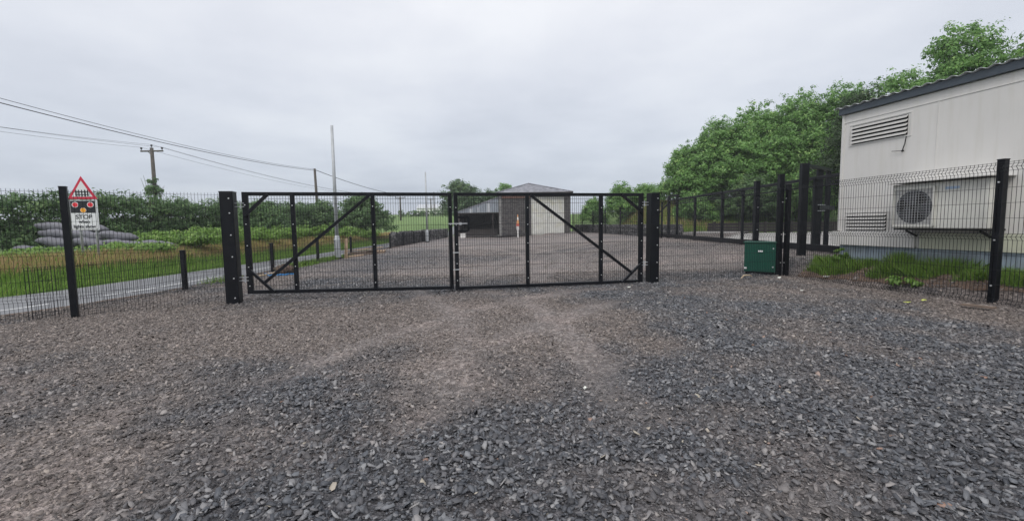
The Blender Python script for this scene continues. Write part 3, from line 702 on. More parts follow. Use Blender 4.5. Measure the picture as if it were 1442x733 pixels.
# ------------------------------------------------------------------ shed at the far end
SY = 53.0; sx0, sx1 = -1.50, 7.05; sz = 0.22; SD = 11
t = thing('stone_shed', (sx0, SY, sz-0.05), 'dark rubble stone shed with hipped slate roof and pale sheet doors, beyond the gate', 'shed')
ez = 4.95
w = MB()
w.box((1.99, 0.25, ez/2), (3.74, 0.5, ez)); 
w.box(((sx1-sx0)/2, SD-0.25, ez/2), (sx1-sx0, 0.5, ez)); w.box((0.25, SD/2, ez/2), (0.5, SD-1.02, ez)); w.box((sx1-sx0-0.25, SD/2, ez/2), (0.5, SD-1.02, ez))
w.build('wall', M['stone'], t)
wd = sx1-sx0
MB().box((0.0+0.0, 0.24, ez/2), (0.0+0.01, 0.01, 0.01)).build('wall_tie', M['stone'], t)
MB().box((0.18, 0.22, ez/2), (0.36, 0.56, ez)).build('quoin', M['quoin'], t)
MB().box((wd-0.32, 0.22, ez/2), (0.64, 0.56, ez)).build('quoin', M['stone'], t)
MB().box((2.05, -0.012, 4.62), (3.3, 0.03, 0.30)).build('brick_lintel', M['brick'], t)
MB().box((wd/2, -0.10, ez+0.09), (wd+0.5, 0.6, 0.16)).build('eaves_board', M['timberdark'], t)
MB().tube([(-0.3, -0.44, ez+0.10), (wd+0.3, -0.44, ez+0.10)], 0.075, 8).build('gutter', M['timberdark'], t)
# sheet doors
dx0, dx1 = 3.88, wd-0.66
MB().box(((dx0+dx1)/2, 0.12, 4.76), (dx1-dx0, 0.3, 0.30)).build('door_track', M['timberdark'], t)
for k in range(2):
    a_ = dx0+(dx1-dx0)*k/2; b_ = dx0+(dx1-dx0)*(k+1)/2
    mb = MB(); mb.box(((a_+b_)/2, 0.10+0.06*k, 2.33), (b_-a_-0.02, 0.05, 4.5))
    nb = 7
    for i in range(nb+1): mb.box((a_+0.06+(b_-a_-0.12)*i/nb, 0.055+0.06*k, 2.33), (0.06, 0.045, 4.46))
    mb.build('door', M['door'], t)
# hipped roof
rz0 = ez+0.16; rp = 6.45; ov = 0.3
V = [(-ov, -ov, rz0), (wd+ov, -ov, rz0), (wd+ov, SD+ov, rz0), (-ov, SD+ov, rz0), (3.72, 3.4, rp), (3.72, SD-3.4, rp)]
mb = MB(); mb.add(V, [(0,1,4), (1,2,5,4), (2,3,5), (3,0,4,5), (0,3,2,1)]); mb.build('roof', M['slate'], t)
rd = MB().tube([(3.72, 3.4, rp+0.02), (3.72, SD-3.4, rp+0.02)], 0.1, 6)
for a_ in ((-ov, -ov), (wd+ov, -ov)): rd.tube([(a_[0], a_[1], rz0+0.03), (3.72, 3.4, rp+0.03)], 0.08, 6)
rd.build('ridge_tiles', M['slate'], t)
# ivy/weed patch on its wall
# lean-to (a part of the same building)
lw = 4.9
MB().prism([(0.0, 0.15, 4.55), (-lw-0.3, 0.15, 2.78), (-lw-0.3, 0.15, 2.90), (0.0, 0.15, 4.70)], (0,0,0), (0, 5, 0)).build('lean_to_roof', M['slate'], t)
mb = MB(); mb.prism([(-0.02, 0.2, 2.85), (-lw, 0.2, 2.80), (-lw, 0.2, 2.88), (-0.02, 0.2, 4.54)], (0,0,0), (0, 0.05, 0))
for i in range(22):
    x = -0.1-i*0.22; zt_ = 4.50-(-x)*0.345
    if zt_ > 2.95: mb.box((x, 0.18, (2.82+zt_)/2), (0.09, 0.04, zt_-2.82))
mb.build('gable_sheeting', M['sheet'], t)
for c_, d_ in (((-1.25, 0.15, 3.38), (0.36, 0.03, 1.02)), ((-3.35, 0.15, 3.05), (0.34, 0.03, 0.46)), ((-2.45, 0.15, 3.15), (0.18, 0.03, 0.6))): MB().box(c_, d_).build('pale_sheet', M['farroof'], t)
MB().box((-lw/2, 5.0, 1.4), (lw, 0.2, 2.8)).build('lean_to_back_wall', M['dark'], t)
MB().box((-lw+0.05, 2.6, 1.35), (0.2, 4.7, 2.7)).build('lean_to_side_wall', M['timberdark'], t)
MB().box((-lw/2, 0.22, 2.74), (lw, 0.16, 0.16)).build('lean_to_beam', M['timberdark'], t)
for x in (-lw+0.1, -0.75): MB().box((x, 0.22, 1.33), (0.16, 0.16, 2.66)).build('lean_to_post', M['timberdark'], t)
MB().box((-lw/2+0.2, 0.9, 0.42), (lw-0.8, 0.14, 0.84)).build('lean_to_boarding', M['timberdark'], t)
bx = thing('plastic_crate', (-5.75, 52.2, h1(-5.75, 52.2)), 'small white crate on the ground at the left end of the lean-to', 'crate')
c_ = MB()
c_.box((0,0,0.06), (0.62, 0.5, 0.05)); 
for sx in (-1, 1): c_.box((sx*0.3, 0, 0.28), (0.03, 0.5, 0.5)); c_.box((0, sx*0.24, 0.28), (0.58, 0.03, 0.5))
c_.build('tray', M['white'], bx); MB().box((0,0,0.54), (0.66, 0.54, 0.04)).build('lid', M['white'], bx)
# marker post
t = thing('marker_post', (0.72, 50.4, h1(0.72, 50.4)), 'white marker post with orange top and red band in front of the shed', 'marker post')
MB().tube([(0,0,0), (0,0,1.0)], [0.085, 0.085], 10).build('pole', M['white'], t)
MB().tube([(0,0,0.85), (0,0,1.25), (0,0,1.3)], [0.15, 0.17, 0.10], 12).build('sleeve', M['white'], t)
MB().tube([(0,0,1.28), (0,0,1.5), (0,0,1.55)], [0.20, 0.19, 0.14], 12).build('red_band', M['cone_red'], t)
MB().tube([(0,0,1.55), (0,0,2.0)], [0.16, 0.10], 12).build('orange_cone', M['orange'], t)
MB().tube([(0,0,2.0), (0,0,2.3)], [0.10, 0.07], 12).build('white_cone', M['white'], t)
MB().tube([(0,0,2.3), (0,0,2.62)], [0.07, 0.03], 12).build('orange_tip', M['orange'], t)

# ------------------------------------------------------------------ stone walls
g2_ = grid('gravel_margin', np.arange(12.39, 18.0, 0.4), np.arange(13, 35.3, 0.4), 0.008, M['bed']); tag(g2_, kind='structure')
def rubble_wall(name, pts, h, th, label, seed=1, capstones=True, step=0.34, lean=True):
    rnd = random.Random(seed); mb = MB()
    for i in range(len(pts)-1):
        a, b_ = Vector(pts[i]), Vector(pts[i+1]); L = (b_-a).length; d = (b_-a).normalized(); ang = math.atan2(d.y, d.x)
        nrow = max(2, int(h/0.24))
        for row in range(nrow):
            s = rnd.uniform(-0.2, 0)
            while s < L:
                ln = rnd.uniform(0.24, 0.6); p = a+d*(s+ln/2); zg = h1(p.x, p.y)
                hh = h/nrow*rnd.uniform(0.85, 1.05)
                rot = Matrix.Rotation(ang+rnd.uniform(-.1, .1), 4, 'Z') @ Matrix.Rotation(rnd.uniform(-.1, .1), 4, 'X') @ Matrix.Rotation(rnd.uniform(-.12, .12), 4, 'Y')
                mb.box((p.x, p.y+rnd.uniform(-.03, .03), zg+h/nrow*(row+0.5)), (ln*0.97, th*rnd.uniform(0.88, 1.1), hh), mat4=rot)
                s += ln
        if capstones:
            s = 0
            while s < L:
                ln = rnd.uniform(0.10, 0.26); p = a+d*(s+ln/2); zg = h1(p.x, p.y); hh = rnd.uniform(0.14, 0.30)
                rot = Matrix.Rotation(ang, 4, 'Z') @ Matrix.Rotation(rnd.uniform(0.05, .35), 4, 'Y')
                mb.box((p.x, p.y, zg+h+hh*0.42), (ln*0.9, th*rnd.uniform(0.8, 1.0), hh), mat4=rot); s += ln
    o = mb.build(name, M['rubble'], loc=(pts[0][0], pts[0][1], 0), bevel=0.02); tag(o, label, 'wall'); return o
rubble_wall('stone_wall', [(-9.05, 33.6), (-8.75, 44), (-8.3, 56)], 0.86, 0.42, 'dry stone wall with upright coping beyond the low fence on the left', 3)
rubble_wall('stone_wall', [(12.6, 33.2), (11.3, 37), (10.4, 47), (9.2, 62)], 0.95, 0.6, 'rubble stone wall behind the far mesh fence on the right', 5, capstones=False)
mb = MB()
for k in range(3): mb.bar((15.2+k*0.02, 34.2, 0.85+0.24*k), (31, 31.6, 0.85+0.24*k), 0.2, 0.225)
for x in np.arange(15.6, 31, 1.8): mb.box((x, 34.2-(x-15.2)*0.1645-0.16, 1.05), (0.16, 0.12, 0.95), 0)
tag(mb.build('retaining_wall', M['timberdark'], loc=(15.2, 34.2, 0)), 'low dark sleeper retaining wall behind the pale concrete', 'wall')

# ------------------------------------------------------------------ poles, columns, cables
def column(x, y, h, label, r0=0.15, r1=0.088, base=1.1):
    t = thing('lamp_column', (x, y, 0), label, 'column', 'grey steel columns without lanterns')
    MB().tube([(0,0,-0.1), (0,0,base-0.12)], r0, 14).build('base', M['galv'], t, smooth=False)
    MB().tube([(0,0,base-0.12), (0,0,base+0.06)], [r0, r1], 14).build('shoulder', M['galv'], t)
    MB().tube([(0,0,base+0.06), (0,0,h)], [r1, r1*0.72], 12, ).build('shaft', M['galv'], t, smooth=True)
    MB().box((0,-r0-0.005,0.55), (0.10, 0.02, 0.5)).build('access_door', M['galv'], t)
    MB().tube([(0,0,-0.05), (0,0,0.10)], r0+0.06, 10).build('footing', M['dark'], t)
column(-8.44, 21.3, 6.35, 'tall bare grey steel column standing by the stack of timber')
column(-8.38-0.02+0.55, 41.0, 6.45, 'more distant bare grey steel column in front of the dry stone wall')

def pole(x, y, h, label, zg=None, cross=False, r=0.15, lean=0.0, group='wooden utility poles'):
    zg = h1(x, y) if zg is None else zg
    t = thing('utility_pole', (x, y, zg), label, 'pole', group)
    H = h-zg
    MB().tube([(0,0,-0.3), (lean*0.5,0,H*0.5), (lean,0,H)], [r, r*0.88, r*0.72], 10).build('shaft', M['wood_pole'], t, smooth=True)
    if cross:
        MB().bar((lean-1.05,0,H-0.30), (lean+1.05,0,H-0.30), 0.10, 0.13).build('cross_arm', M['wood_pole'], t)
        for k in (-0.97, 0.0, 0.97):
            zq = H-0.24 if k else H
            MB().tube([(lean+k,0,zq), (lean+k,0,zq+0.1), (lean+k,0,zq+0.12), (lean+k,0,zq+0.26), (lean+k,0,zq+0.3)], [0.02,0.02,0.075,0.085,0.04], 8).build('insulator', M['cable'], t)
        MB().bar((lean-0.35,0,H-0.34), (lean,0,H-0.75), 0.04, 0.05).build('arm_brace', M['wood_pole'], t)
    return t
pole(-33.6, 42, 9.15, 'wooden pole with cross arm and three insulators, wrapped in ivy above the hedge', cross=True, r=0.20)
pole(-21.8, 50, 8.05, 'plain wooden pole carrying the double cable, left of the tall grey column', r=0.17, lean=-0.15)
pole(-25.0, 100, 8.0, 'small distant pole with cross arm in the green field', cross=True, r=0.22)
pole(-25.3, 140, 9.9, 'very distant short pole, just left of the pole by the barn', cross=True, r=0.2)
pole(-21.9, 126, 10.9, 'distant slender pole nearest the pale barn', r=0.17)
def cable(a, b_, sag, label, r, group):
    pts = []; 
    for k in range(41):
        t_ = k/40; pts.append((a[0]+(b_[0]-a[0])*t_, a[1]+(b_[1]-a[1])*t_, a[2]+(b_[2]-a[2])*t_-sag*4*t_*(1-t_)))
    o = MB().tube(pts, r, 5).build('overhead_cable', M['cable'], loc=a, smooth=True); tag(o, label, 'cable', group); return o
cable((-22.4, 4, 8.35), (-21.93, 50, 7.98), 0.95, 'upper strand of the double cable crossing the sky to the plain wooden pole', 0.013, 'near overhead cables')
cable((-22.2, 4, 7.95), (-21.85, 50, 7.85), 0.88, 'thicker lower strand of the double cable crossing the sky to the plain wooden pole', 0.021, 'near overhead cables')
cable((-21.9, 50, 7.92), (-21.9, 126, 10.75), 1.7, 'cable dropping away from the plain wooden pole towards the field', 0.035, 'near overhead cables')
for k, x in enumerate((-0.97, 0.0, 0.97)):
    cable((-37.5+x, 8, 9.0), (-33.6+x, 42, 9.15+(0.3 if k == 1 else 0.05)), 0.7, ['faint thin wire to the left insulator of the ivy covered pole', 'faint thin wire to the middle insulator of the ivy covered pole', 'faint thin wire to the right insulator of the ivy covered pole'][k], 0.010, 'faint wires at the cross arm pole')
    cable((-33.6+x, 42, 9.15+(0.3 if k == 1 else 0.05)), (-25.0+x, 100, 8.1), 1.2, ['faint wire running on to the field pole, left of three', 'faint wire running on to the field pole, middle of three', 'faint wire running on to the field pole, right of three'][k], 0.012, 'faint wires at the cross arm pole')

# ------------------------------------------------------------------ level crossing sign
t = thing('warning_sign', (-14.95, 15.5, h1(-14.95, 15.5)), 'red triangle above a STOP when lights show board on two grey legs by the road', 'road sign', rz=R(14))
zb_ = h1(-14.95, 15.5)
for x in (-0.16, 0.30): MB().tube([(x, 0.05, -0.2), (x, 0.05, 2.85-zb_)], 0.038, 10).build('leg', M['galv'], t, smooth=True)
def z_(v): return v-zb_
plate = MB().box((0, 0, z_(2.11)), (0.84, 0.02, 1.04)).build('plate', M['sign_white'], t, bevel=0.004)
MB().box((0, -0.013, z_(2.40)), (0.72, 0.006, 0.42)).build('light_panel', M['sign_black'], plate)
for x, z, m_ in ((-0.22, 2.47, 'sign_lampred'), (0.22, 2.47, 'sign_lampred'), (0.0, 2.28, 'sign_amber')):
    MB().tube([(x, -0.017, z_(z)), (x, -0.020, z_(z))], 0.098 if m_ != 'sign_amber' else 0.088, 20).build('disc_rim', M['sign_white'], plate)
    MB().tube([(x, -0.021, z_(z)), (x, -0.025, z_(z))], 0.078, 20).build('disc', M[m_], plate)
# outline of plate
bd = MB()
for a_, b2 in (((-0.39,1.62),(0.39,1.62)), ((0.39,1.62),(0.39,2.60)), ((0.39,2.60),(-0.39,2.60)), ((-0.39,2.60),(-0.39,1.62))):
    bd.bar((a_[0], -0.012, z_(a_[1])), (b2[0], -0.012, z_(b2[1])), 0.003, 0.010)
bd.build('border', M['sign_black'], plate)
tri = [(-0.43, 0, z_(2.67)), (0.43, 0, z_(2.67)), (0.0, 0, z_(3.46))]
tp = MB().prism(tri, (0,0,0), (0, 0.02, 0)).build('triangle', M['red'], t, bevel=0.003)
c0 = Vector((0, 0, z_(2.67+0.79/3)))
inner = [tuple(c0+(Vector(p_)-c0)*0.70+Vector((0,-0.006,0))) for p_ in tri]
MB().prism(inner, (0,0,0), (0, 0.004, 0)).build('triangle_face', M['sign_white'], tp)
g_ = MB()
for k in range(5): g_.box((-0.17+0.085*k, -0.010, z_(2.86)), (0.036, 0.004, 0.20)); g_.prism([(-0.188+0.085*k, -0.012, z_(2.96)), (-0.152+0.085*k, -0.012, z_(2.96)), (-0.170+0.085*k, -0.012, z_(2.995))], (0,0,0), (0, 0.004, 0))
g_.box((0, -0.0105, z_(2.82)), (0.40, 0.003, 0.022)); g_.box((0, -0.0105, z_(2.92)), (0.40, 0.003, 0.022))
g_.build('gate_symbol', M['sign_black'], tp)
def text(s, size, x, z, parent, m_, y=-0.014):
    cu = bpy.data.curves.new('lettering', 'FONT'); cu.body = s; cu.size = size; cu.align_x = 'CENTER'; cu.extrude = 0.002; cu.offset = 0.0035
    tmp = bpy.data.objects.new('tmp', cu); col.objects.link(tmp)
    me = bpy.data.meshes.new_from_object(tmp.evaluated_get(bpy.context.evaluated_depsgraph_get())); bpy.data.objects.remove(tmp)
    me.name = 'lettering'; me.materials.clear(); me.materials.append(m_)
    o = bpy.data.objects.new('lettering', me); col.objects.link(o); o.parent = parent; o.location = (x, y, z); o.rotation_euler = (R(90), 0, 0); return o
text('STOP', 0.20, 0, z_(1.985), plate, M['sign_black'])
text('when', 0.15, 0, z_(1.835), plate, M['sign_black'])
text('lights show', 0.145, 0, z_(1.67), plate, M['sign_black'])

# ------------------------------------------------------------------ foliage
def leafcloud(name, blobs, n, size, m, parent=None, clump=0.35, flat=0.0, up=0.35, upper=False, lumpy=1.0):
    """blobs: (cx,cy,cz, rx,ry,rz). Leaves sit in clumps through the outer shell of each blob."""
    B = np.array(blobs, float); area = (B[:, 3]*B[:, 4]+B[:, 3]*B[:, 5]+B[:, 4]*B[:, 5]); pr = area/area.sum()
    nc = max(12, int(n/22)); bi = RNG.choice(len(B), nc, p=pr)
    dirs = RNG.normal(size=(nc, 3)); dirs /= np.linalg.norm(dirs, axis=1)[:, None]
    dirs[:, 2] = np.where(dirs[:, 2] < -0.3, -dirs[:, 2]*0.6, dirs[:, 2])
    rad = RNG.uniform(0.40, 1.0, nc)**0.5*(1+0.11*lumpy*RNG.normal(size=nc).clip(-1.5, 1.6))
    cc = B[bi, :3]+dirs*B[bi, 3:6]*rad[:, None]
    ctone = np.clip(RNG.normal(0.5, 0.17, nc), 0.05, 0.95)
    csz = clump*RNG.uniform(0.6, 1.4, nc)
    li = RNG.integers(0, nc, n)
    ld = RNG.normal(size=(n, 3)); ld /= np.linalg.norm(ld, axis=1)[:, None]
    lp = cc[li]+ld*csz[li][:, None]*(RNG.random(n)**0.6)[:, None]*np.array([1, 1, 0.7])
    nm = dirs[li]*0.6+ld*0.7+RNG.normal(size=(n, 3))*0.45+np.array([0, 0, up]); nm /= np.linalg.norm(nm, axis=1)[:, None]
    a = np.cross(nm, RNG.normal(size=(n, 3))); a /= np.linalg.norm(a, axis=1)[:, None]; b_ = np.cross(nm, a)
    s = size*RNG.uniform(0.6, 1.3, n)[:, None]
    V = np.stack([lp-a*s*0.5, lp+b_*s*0.27+nm*s*0.06, lp+a*s*0.5-np.array([0,0,1])*s*0.12, lp-b_*s*0.27+nm*s*0.06], 1)
    tone = np.clip(ctone[li]+RNG.normal(0, 0.13, n), 0, 1)
    return npmesh(name, V.reshape(-1, 3), np.arange(4*n), np.arange(n)*4, np.full(n, 4), m, tone, parent)
def tree(x, y, ztop, rad, label, n, size, m, zbot=None, nb=7, group=None, name='tree', squash=1.0, seed=0, trunk=0.16, cat='tree', clump=0.4, ry=None):
    zg = h1(x, y); H = ztop-zg; zb2 = (zg+0.9 if zbot is None else zbot)-zg
    t = thing(name, (x, y, zg), label, cat, group)
    rnd = random.Random(seed+int(x*31+y*17)); blobs = []
    for k in range(nb):
        f = (k+0.5)/nb; a = k*2.4+rnd.uniform(-.4, .4); cz = zb2+(H-zb2)*(0.18+0.62*f)
        rr = rad*(1.0-0.55*max(0, f-0.45)/0.55)
        off = rr*0.46*(1-0.5*f); br = rr*rnd.uniform(0.58, 0.76)
        blobs.append((off*math.cos(a), off*math.sin(a)*(ry or 1), cz, br, br*(ry or 1), min(br*0.95, (H-zb2)*0.38)))
    blobs.append((0, 0, H-min(rad*0.5, (H-zb2)*0.3), rad*0.46, rad*0.46, min(rad*0.5, (H-zb2)*0.3)))
    tr = MB(); tr.tube([(0,0,-0.2), (0.05,0,H*0.35), (0.0,0.05,H*0.8)], [trunk, trunk*0.75, trunk*0.25], 8)
    for b2 in blobs[:6]: tr.tube([(0.03,0,H*0.28), (b2[0]*0.5, b2[1]*0.5, (H*0.28+b2[2])/2-0.1), (b2[0], b2[1], b2[2])], [trunk*0.5, trunk*0.32, trunk*0.1], 6)
    tr.build('trunk', M['bark'], t, smooth=True)
    leafcloud('crown', blobs, n, size, m, t, clump=clump)
    return t
G1 = 'trees on the bank beyond the sliding gate'
tree(16.6, 42.5, 9.0, 3.1, 'small rounded tree at the low left end of the tree bank', 29949, 0.20, M['leaf_tree'], nb=6, group=G1, zbot=1.9)
tree(18.9, 41.0, 10.9, 4.0, 'tree with a ragged grey-green top at the left of the tall tree bank', 46588, 0.20, M['leaf_tree'], nb=8, group=G1, zbot=1.9)
tree(21.8, 40.0, 12.0, 4.5, 'full bright green tree in the middle of the tree bank, left of the highest crown', 56571, 0.20, M['leaf_tree'], nb=9, group=G1, zbot=1.9)
tree(24.8, 38.6, 12.7, 4.7, 'large bright green tree directly above the black portal frame', 63227, 0.20, M['leaf_tree'], nb=9, group=G1, zbot=1.9)
tree(27.6, 37.0, 12.9, 4.5, 'bright green tree showing just left of the cabin wall', 49916, 0.20, M['leaf_tree'], nb=9, group=G1, zbot=1.9)
tree(16.0, 38.5, 4.2, 2.0, 'low bush spreading down to the grass left of the tree bank', 14790, 0.20, M['leaf_tree'], nb=5, group='bushes at the foot of the tree bank', name='bush', cat='bush', zbot=1.2, trunk=0.07)
tree(20.2, 37.0, 5.6, 2.7, 'dark low bush under the middle trees behind the retaining wall', 19720, 0.20, M['leaf_hedge'], nb=6, group='bushes at the foot of the tree bank', name='bush', cat='bush', zbot=1.1, trunk=0.07)
tree(23.8, 35.8, 6.2, 2.9, 'broad low bush behind the retaining wall, above the portal frame', 22185, 0.20, M['leaf_tree'], nb=6, group='bushes at the foot of the tree bank', name='bush', cat='bush', zbot=1.1, trunk=0.07)
tree(27.4, 34.4, 6.4, 2.9, 'low bush behind the retaining wall, next to the cabin corner', 26622, 0.20, M['leaf_hedge'], nb=6, group='bushes at the foot of the tree bank', name='bush', cat='bush', zbot=1.1, trunk=0.07)
tree(24.6, 31.6, 10.9, 2.9, 'dark sparse twiggy tree just above the cabin roof corner', 21629, 0.17, M['leaf_dark'], nb=8, clump=0.5, group='trees behind the cabin', zbot=2.5)
tree(26.9, 31.0, 11.9, 3.3, 'light green tree rising behind the middle of the cabin roof', 32045, 0.19, M['leaf_tree'], nb=9, group='trees behind the cabin', zbot=2.5)
tree(27.4, 27.5, 13.2, 3.9, 'tallest light green tree behind the right half of the cabin roof', 53244, 0.19, M['leaf_tree'], nb=9, group='trees behind the cabin', zbot=2.5)
tree(30.5, 24.0, 14.4, 4.6, 'light green tree at the right edge behind the cabin', 46588, 0.19, M['leaf_tree'], nb=9, group='trees behind the cabin', zbot=2.5)
# bare twigs over the dark tree
# far trees
tree(-8.6, 76, 9.6, 4.6, 'round grey-green tree behind the lean-to, left of the shed', 15300, 0.36, M['leaf_far'], nb=8, group='trees round the shed', zbot=1.5, clump=0.6)
tree(-3.6, 80, 7.9, 4.0, 'lower spreading tree between the round tree and the shed roof', 10200, 0.36, M['leaf_far'], nb=7, group='trees round the shed', zbot=1.5, clump=0.6)
tree(-1.0, 90, 10.2, 3.6, 'light green treetop showing over the left slope of the shed roof', 8500, 0.36, M['leaf_tree'], nb=7, group='trees round the shed', zbot=2, clump=0.6)
tree(12.6, 50.5, 6.1, 2.5, 'hawthorn with an uneven green crown beyond the far mesh fence', 15300, 0.22, M['leaf_tree'], nb=8, group='trees round the shed', zbot=1.2)
tree(9.9, 53.5, 4.6, 1.8, 'smaller green bush touching the left of the hawthorn, right of the shed', 8500, 0.22, M['leaf_tree'], nb=6, group='trees round the shed', zbot=0.9, trunk=0.08)
tree(15.0, 49.5, 5.9, 2.2, 'green bush on the grassy bank between the hawthorn and the tree bank', 8500, 0.22, M['leaf_tree'], nb=6, group='trees round the shed', trunk=0.1, zbot=2.8)
# round bushes on the left
tree(-14.6, 43.0, 4.7, 2.9, 'large dark rounded bush behind the tall grey column', 22100, 0.20, M['leaf_hedge'], nb=8, group='big bushes beyond the road', name='bush', cat='bush', zbot=0.7, trunk=0.1)
tree(-19.4, 45.0, 4.2, 2.7, 'dark bush around the foot of the plain wooden pole', 15300, 0.20, M['leaf_hedge'], nb=7, group='big bushes beyond the road', name='bush', cat='bush', zbot=0.7, trunk=0.1)
tree(-17.8, 31.0, 3.3, 2.1, 'dark round bush in front of the hedge, seen through the left gate leaf', 13600, 0.17, M['leaf_hedge'], nb=7, group='big bushes beyond the road', name='bush', cat='bush', zbot=0.6, trunk=0.1)
# hedge
def hedge(name, pts, h, wd_, label, n, size, m, cat='hedge', group=None, zb=0.2, clump=0.3, step=1.3, base=(0, 0)):
    t = thing(name, (pts[0][0], pts[0][1], h1(*pts[0])), label, cat, group); z0 = h1(*pts[0])
    rnd = random.Random(5); bl = []; st_ = MB()
    for i in range(len(pts)-1):
        a, b_ = Vector(pts[i]), Vector(pts[i+1]); L = (b_-a).length; k = max(1, int(L/step))
        for j in range(k):
            p_ = a+(b_-a)*((j+0.5)/k); ht = h(p_.x, p_.y)*rnd.uniform(0.93, 1.05); zg = h1(p_.x, p_.y)-z0
            bl.append((p_.x-pts[0][0], p_.y-pts[0][1], zg+ht*0.30, step*0.95, wd_*rnd.uniform(.85, 1.1), ht*0.38))
            bl.append((p_.x-pts[0][0]+0.5, p_.y-pts[0][1]-0.3, zg+ht*0.10, step*0.95, wd_*0.9, ht*0.22))
            bl.append((p_.x-pts[0][0]+rnd.uniform(-.3, .3), p_.y-pts[0][1]+rnd.uniform(-.3, .3), zg+ht*0.68, step*0.95, wd_*rnd.uniform(.6, .85), ht*0.32))
            x_, y_ = p_.x-pts[0][0], p_.y-pts[0][1]
            for q in range(3): st_.tube([(x_+rnd.uniform(-.3,.3), y_+rnd.uniform(-.2,.2), zg-0.1), (x_+rnd.uniform(-.4,.4), y_, zg+ht*0.5), (x_+rnd.uniform(-.6,.6), y_, zg+ht*0.9)], [0.05, 0.03, 0.01], 5)
    st_.build('stems', M['bark'], t)
    leafcloud('foliage', bl, n, size, m, t, clump=clump)
    return t
hedge('hedge', [(-27.5, 13), (-24.5, 17.5), (-22.3, 23), (-21.3, 30), (-20.5, 38), (-19.5, 46)], lambda x, y: 2.95+0.014*max(0, y-20), 1.3, 'tall dark green field hedge running behind the road and the grey rolls', 165000, 0.15, M['leaf_hedge'])
hedge('hedge', [(-30, 118), (-20, 122), (-10, 124)], lambda x, y: 1.6, 1.5, 'distant low hedge across the field in front of the pale barn', 4000, 0.4, M['leaf_hedge'], clump=0.5, step=2.0)
hedge('hedge', [(-19.0, 48), (-24, 56), (-34, 66)], lambda x, y: 2.6, 1.5, 'hedge continuing behind the large rounded bush into the field', 9000, 0.24, M['leaf_hedge'])
# brambles in front
GB_ = 'bramble clumps on the road bank'
def bramble(x, y, rx, ztop, label, n=3600):
    zg = h1(x, y); t = thing('bramble_bush', (x, y, zg), label, 'bush', GB_)
    rnd = random.Random(int(x*100)); H = ztop-zg
    bl = [(rnd.uniform(-.6, .6)*rx, rnd.uniform(-.5, .5), H*rnd.uniform(.35, .6), rx*rnd.uniform(.4, .6), 0.65, H*rnd.uniform(.38, .5)) for _ in range(6)]
    st_ = MB()
    for b2 in bl: st_.tube([(b2[0]*0.4, b2[1]*0.4, -0.1), (b2[0], b2[1], H*0.5), (b2[0]*1.3, b2[1], H*0.85)], [0.02, 0.014, 0.006], 5)
    st_.build('stems', M['bark'], t); leafcloud('leaves', bl, n, 0.13, M['leaf_bramble'], t, clump=0.2)
bramble(-15.6, 18.0, 1.6, 1.00, 'bright green bramble just right of the warning sign, in front of the grey rolls', 5200)
bramble(-15.1, 20.6, 1.8, 1.42, 'bright green bramble between the grey rolls and the left gate post', 5200)
bramble(-15.0, 23.4, 1.9, 1.58, 'bright green bramble directly behind the left gate post', 4600)
bramble(-15.3, 26.6, 1.5, 1.65, 'bright green bramble seen through the first bay of the left gate leaf')
bramble(-15.2, 29.8, 1.6, 1.7, 'bright green bramble left of the wooden pole foot')
bramble(-15.0, 33.4, 1.7, 1.75, 'bright green bramble right of the wooden pole foot')
bramble(-14.2, 37.2, 1.7, 1.55, 'bright green bramble below the large rounded bush')
bramble(-13.2, 41.0, 1.7, 1.4, 'last small bramble below the right side of the rounded bush')
bramble(-16.8, 15.6, 1.3, 0.95, 'darker low bramble around the legs of the warning sign', 3600)
bramble(-17.6, 13.4, 1.4, 1.3, 'bramble left of the warning sign on the road bank', 3600)
bramble(-17.6, 22.4, 1.9, 1.55, 'bramble at the hedge foot just beyond the right end of the grey rolls', 4600)
bramble(-17.4, 26.2, 1.9, 1.7, 'bramble at the hedge foot behind the left gate post', 4200)
# ivy on the pole
t = thing('ivy_plant', (-33.5, 41.7, h1(-33.5, 41.7)), 'ivy and twigs climbing the foot of the cross arm pole', 'ivy')
leafcloud('leaves', [(0,0,2.6,0.5,0.5,1.9), (0.1,0,4.4,0.75,0.6,0.9), (0.0,0,5.2,0.35,0.35,0.9)], 1800, 0.22, M['leaf_hedge'], t, clump=0.3)
st_ = MB()
for k in range(7): a_ = k*0.9; st_.tube([(0,0,0), (0.25*math.cos(a_), 0.25*math.sin(a_), 3), (0.9*math.cos(a_), 0.8*math.sin(a_), 4.9+0.2*k)], [0.05, 0.03, 0.01], 5)
st_.build('stems', M['bark'], t)

# grass masses
def blades(name, n, region, hmin, hmax, w, m, label, lean=0.35, ymax=None):
    x, y = region(n); n = len(x); z = hgt(x, y)-0.03
    hh = RNG.uniform(hmin, hmax, n); a = RNG.uniform(0, 2*np.pi, n); ww = w*RNG.uniform(0.6, 1.4, n)
    bx_, by_ = np.cos(a)*ww/2, np.sin(a)*ww/2; lx = RNG.normal(0, lean, n)*hh; ly = RNG.normal(0, lean, n)*hh
    V = np.stack([np.stack([x-bx_, y-by_, z], 1), np.stack([x+bx_, y+by_, z], 1), np.stack([x+bx_*0.6+lx*0.4, y+by_*0.6+ly*0.4, z+hh*0.6], 1), np.stack([x+lx, y+ly, z+hh], 1), np.stack([x-bx_*0.6+lx*0.4, y-by_*0.6+ly*0.4, z+hh*0.6], 1)], 1)
    o = npmesh(name, V.reshape(-1, 3), np.arange(5*n), np.arange(n)*5, np.full(n, 5), m, np.clip(RNG.normal(0.5, 0.2, n), 0, 1))
    return tag(o, label, 'grass', kind='stuff')
def verge(lo, hi, y0, y1, pw=1.0):
    def f(n):
        y = y0+(y1-y0)*RNG.random(n)**pw; x = rn(y)-rw(y)-RNG.uniform(lo, hi, n); return x, y
    return f
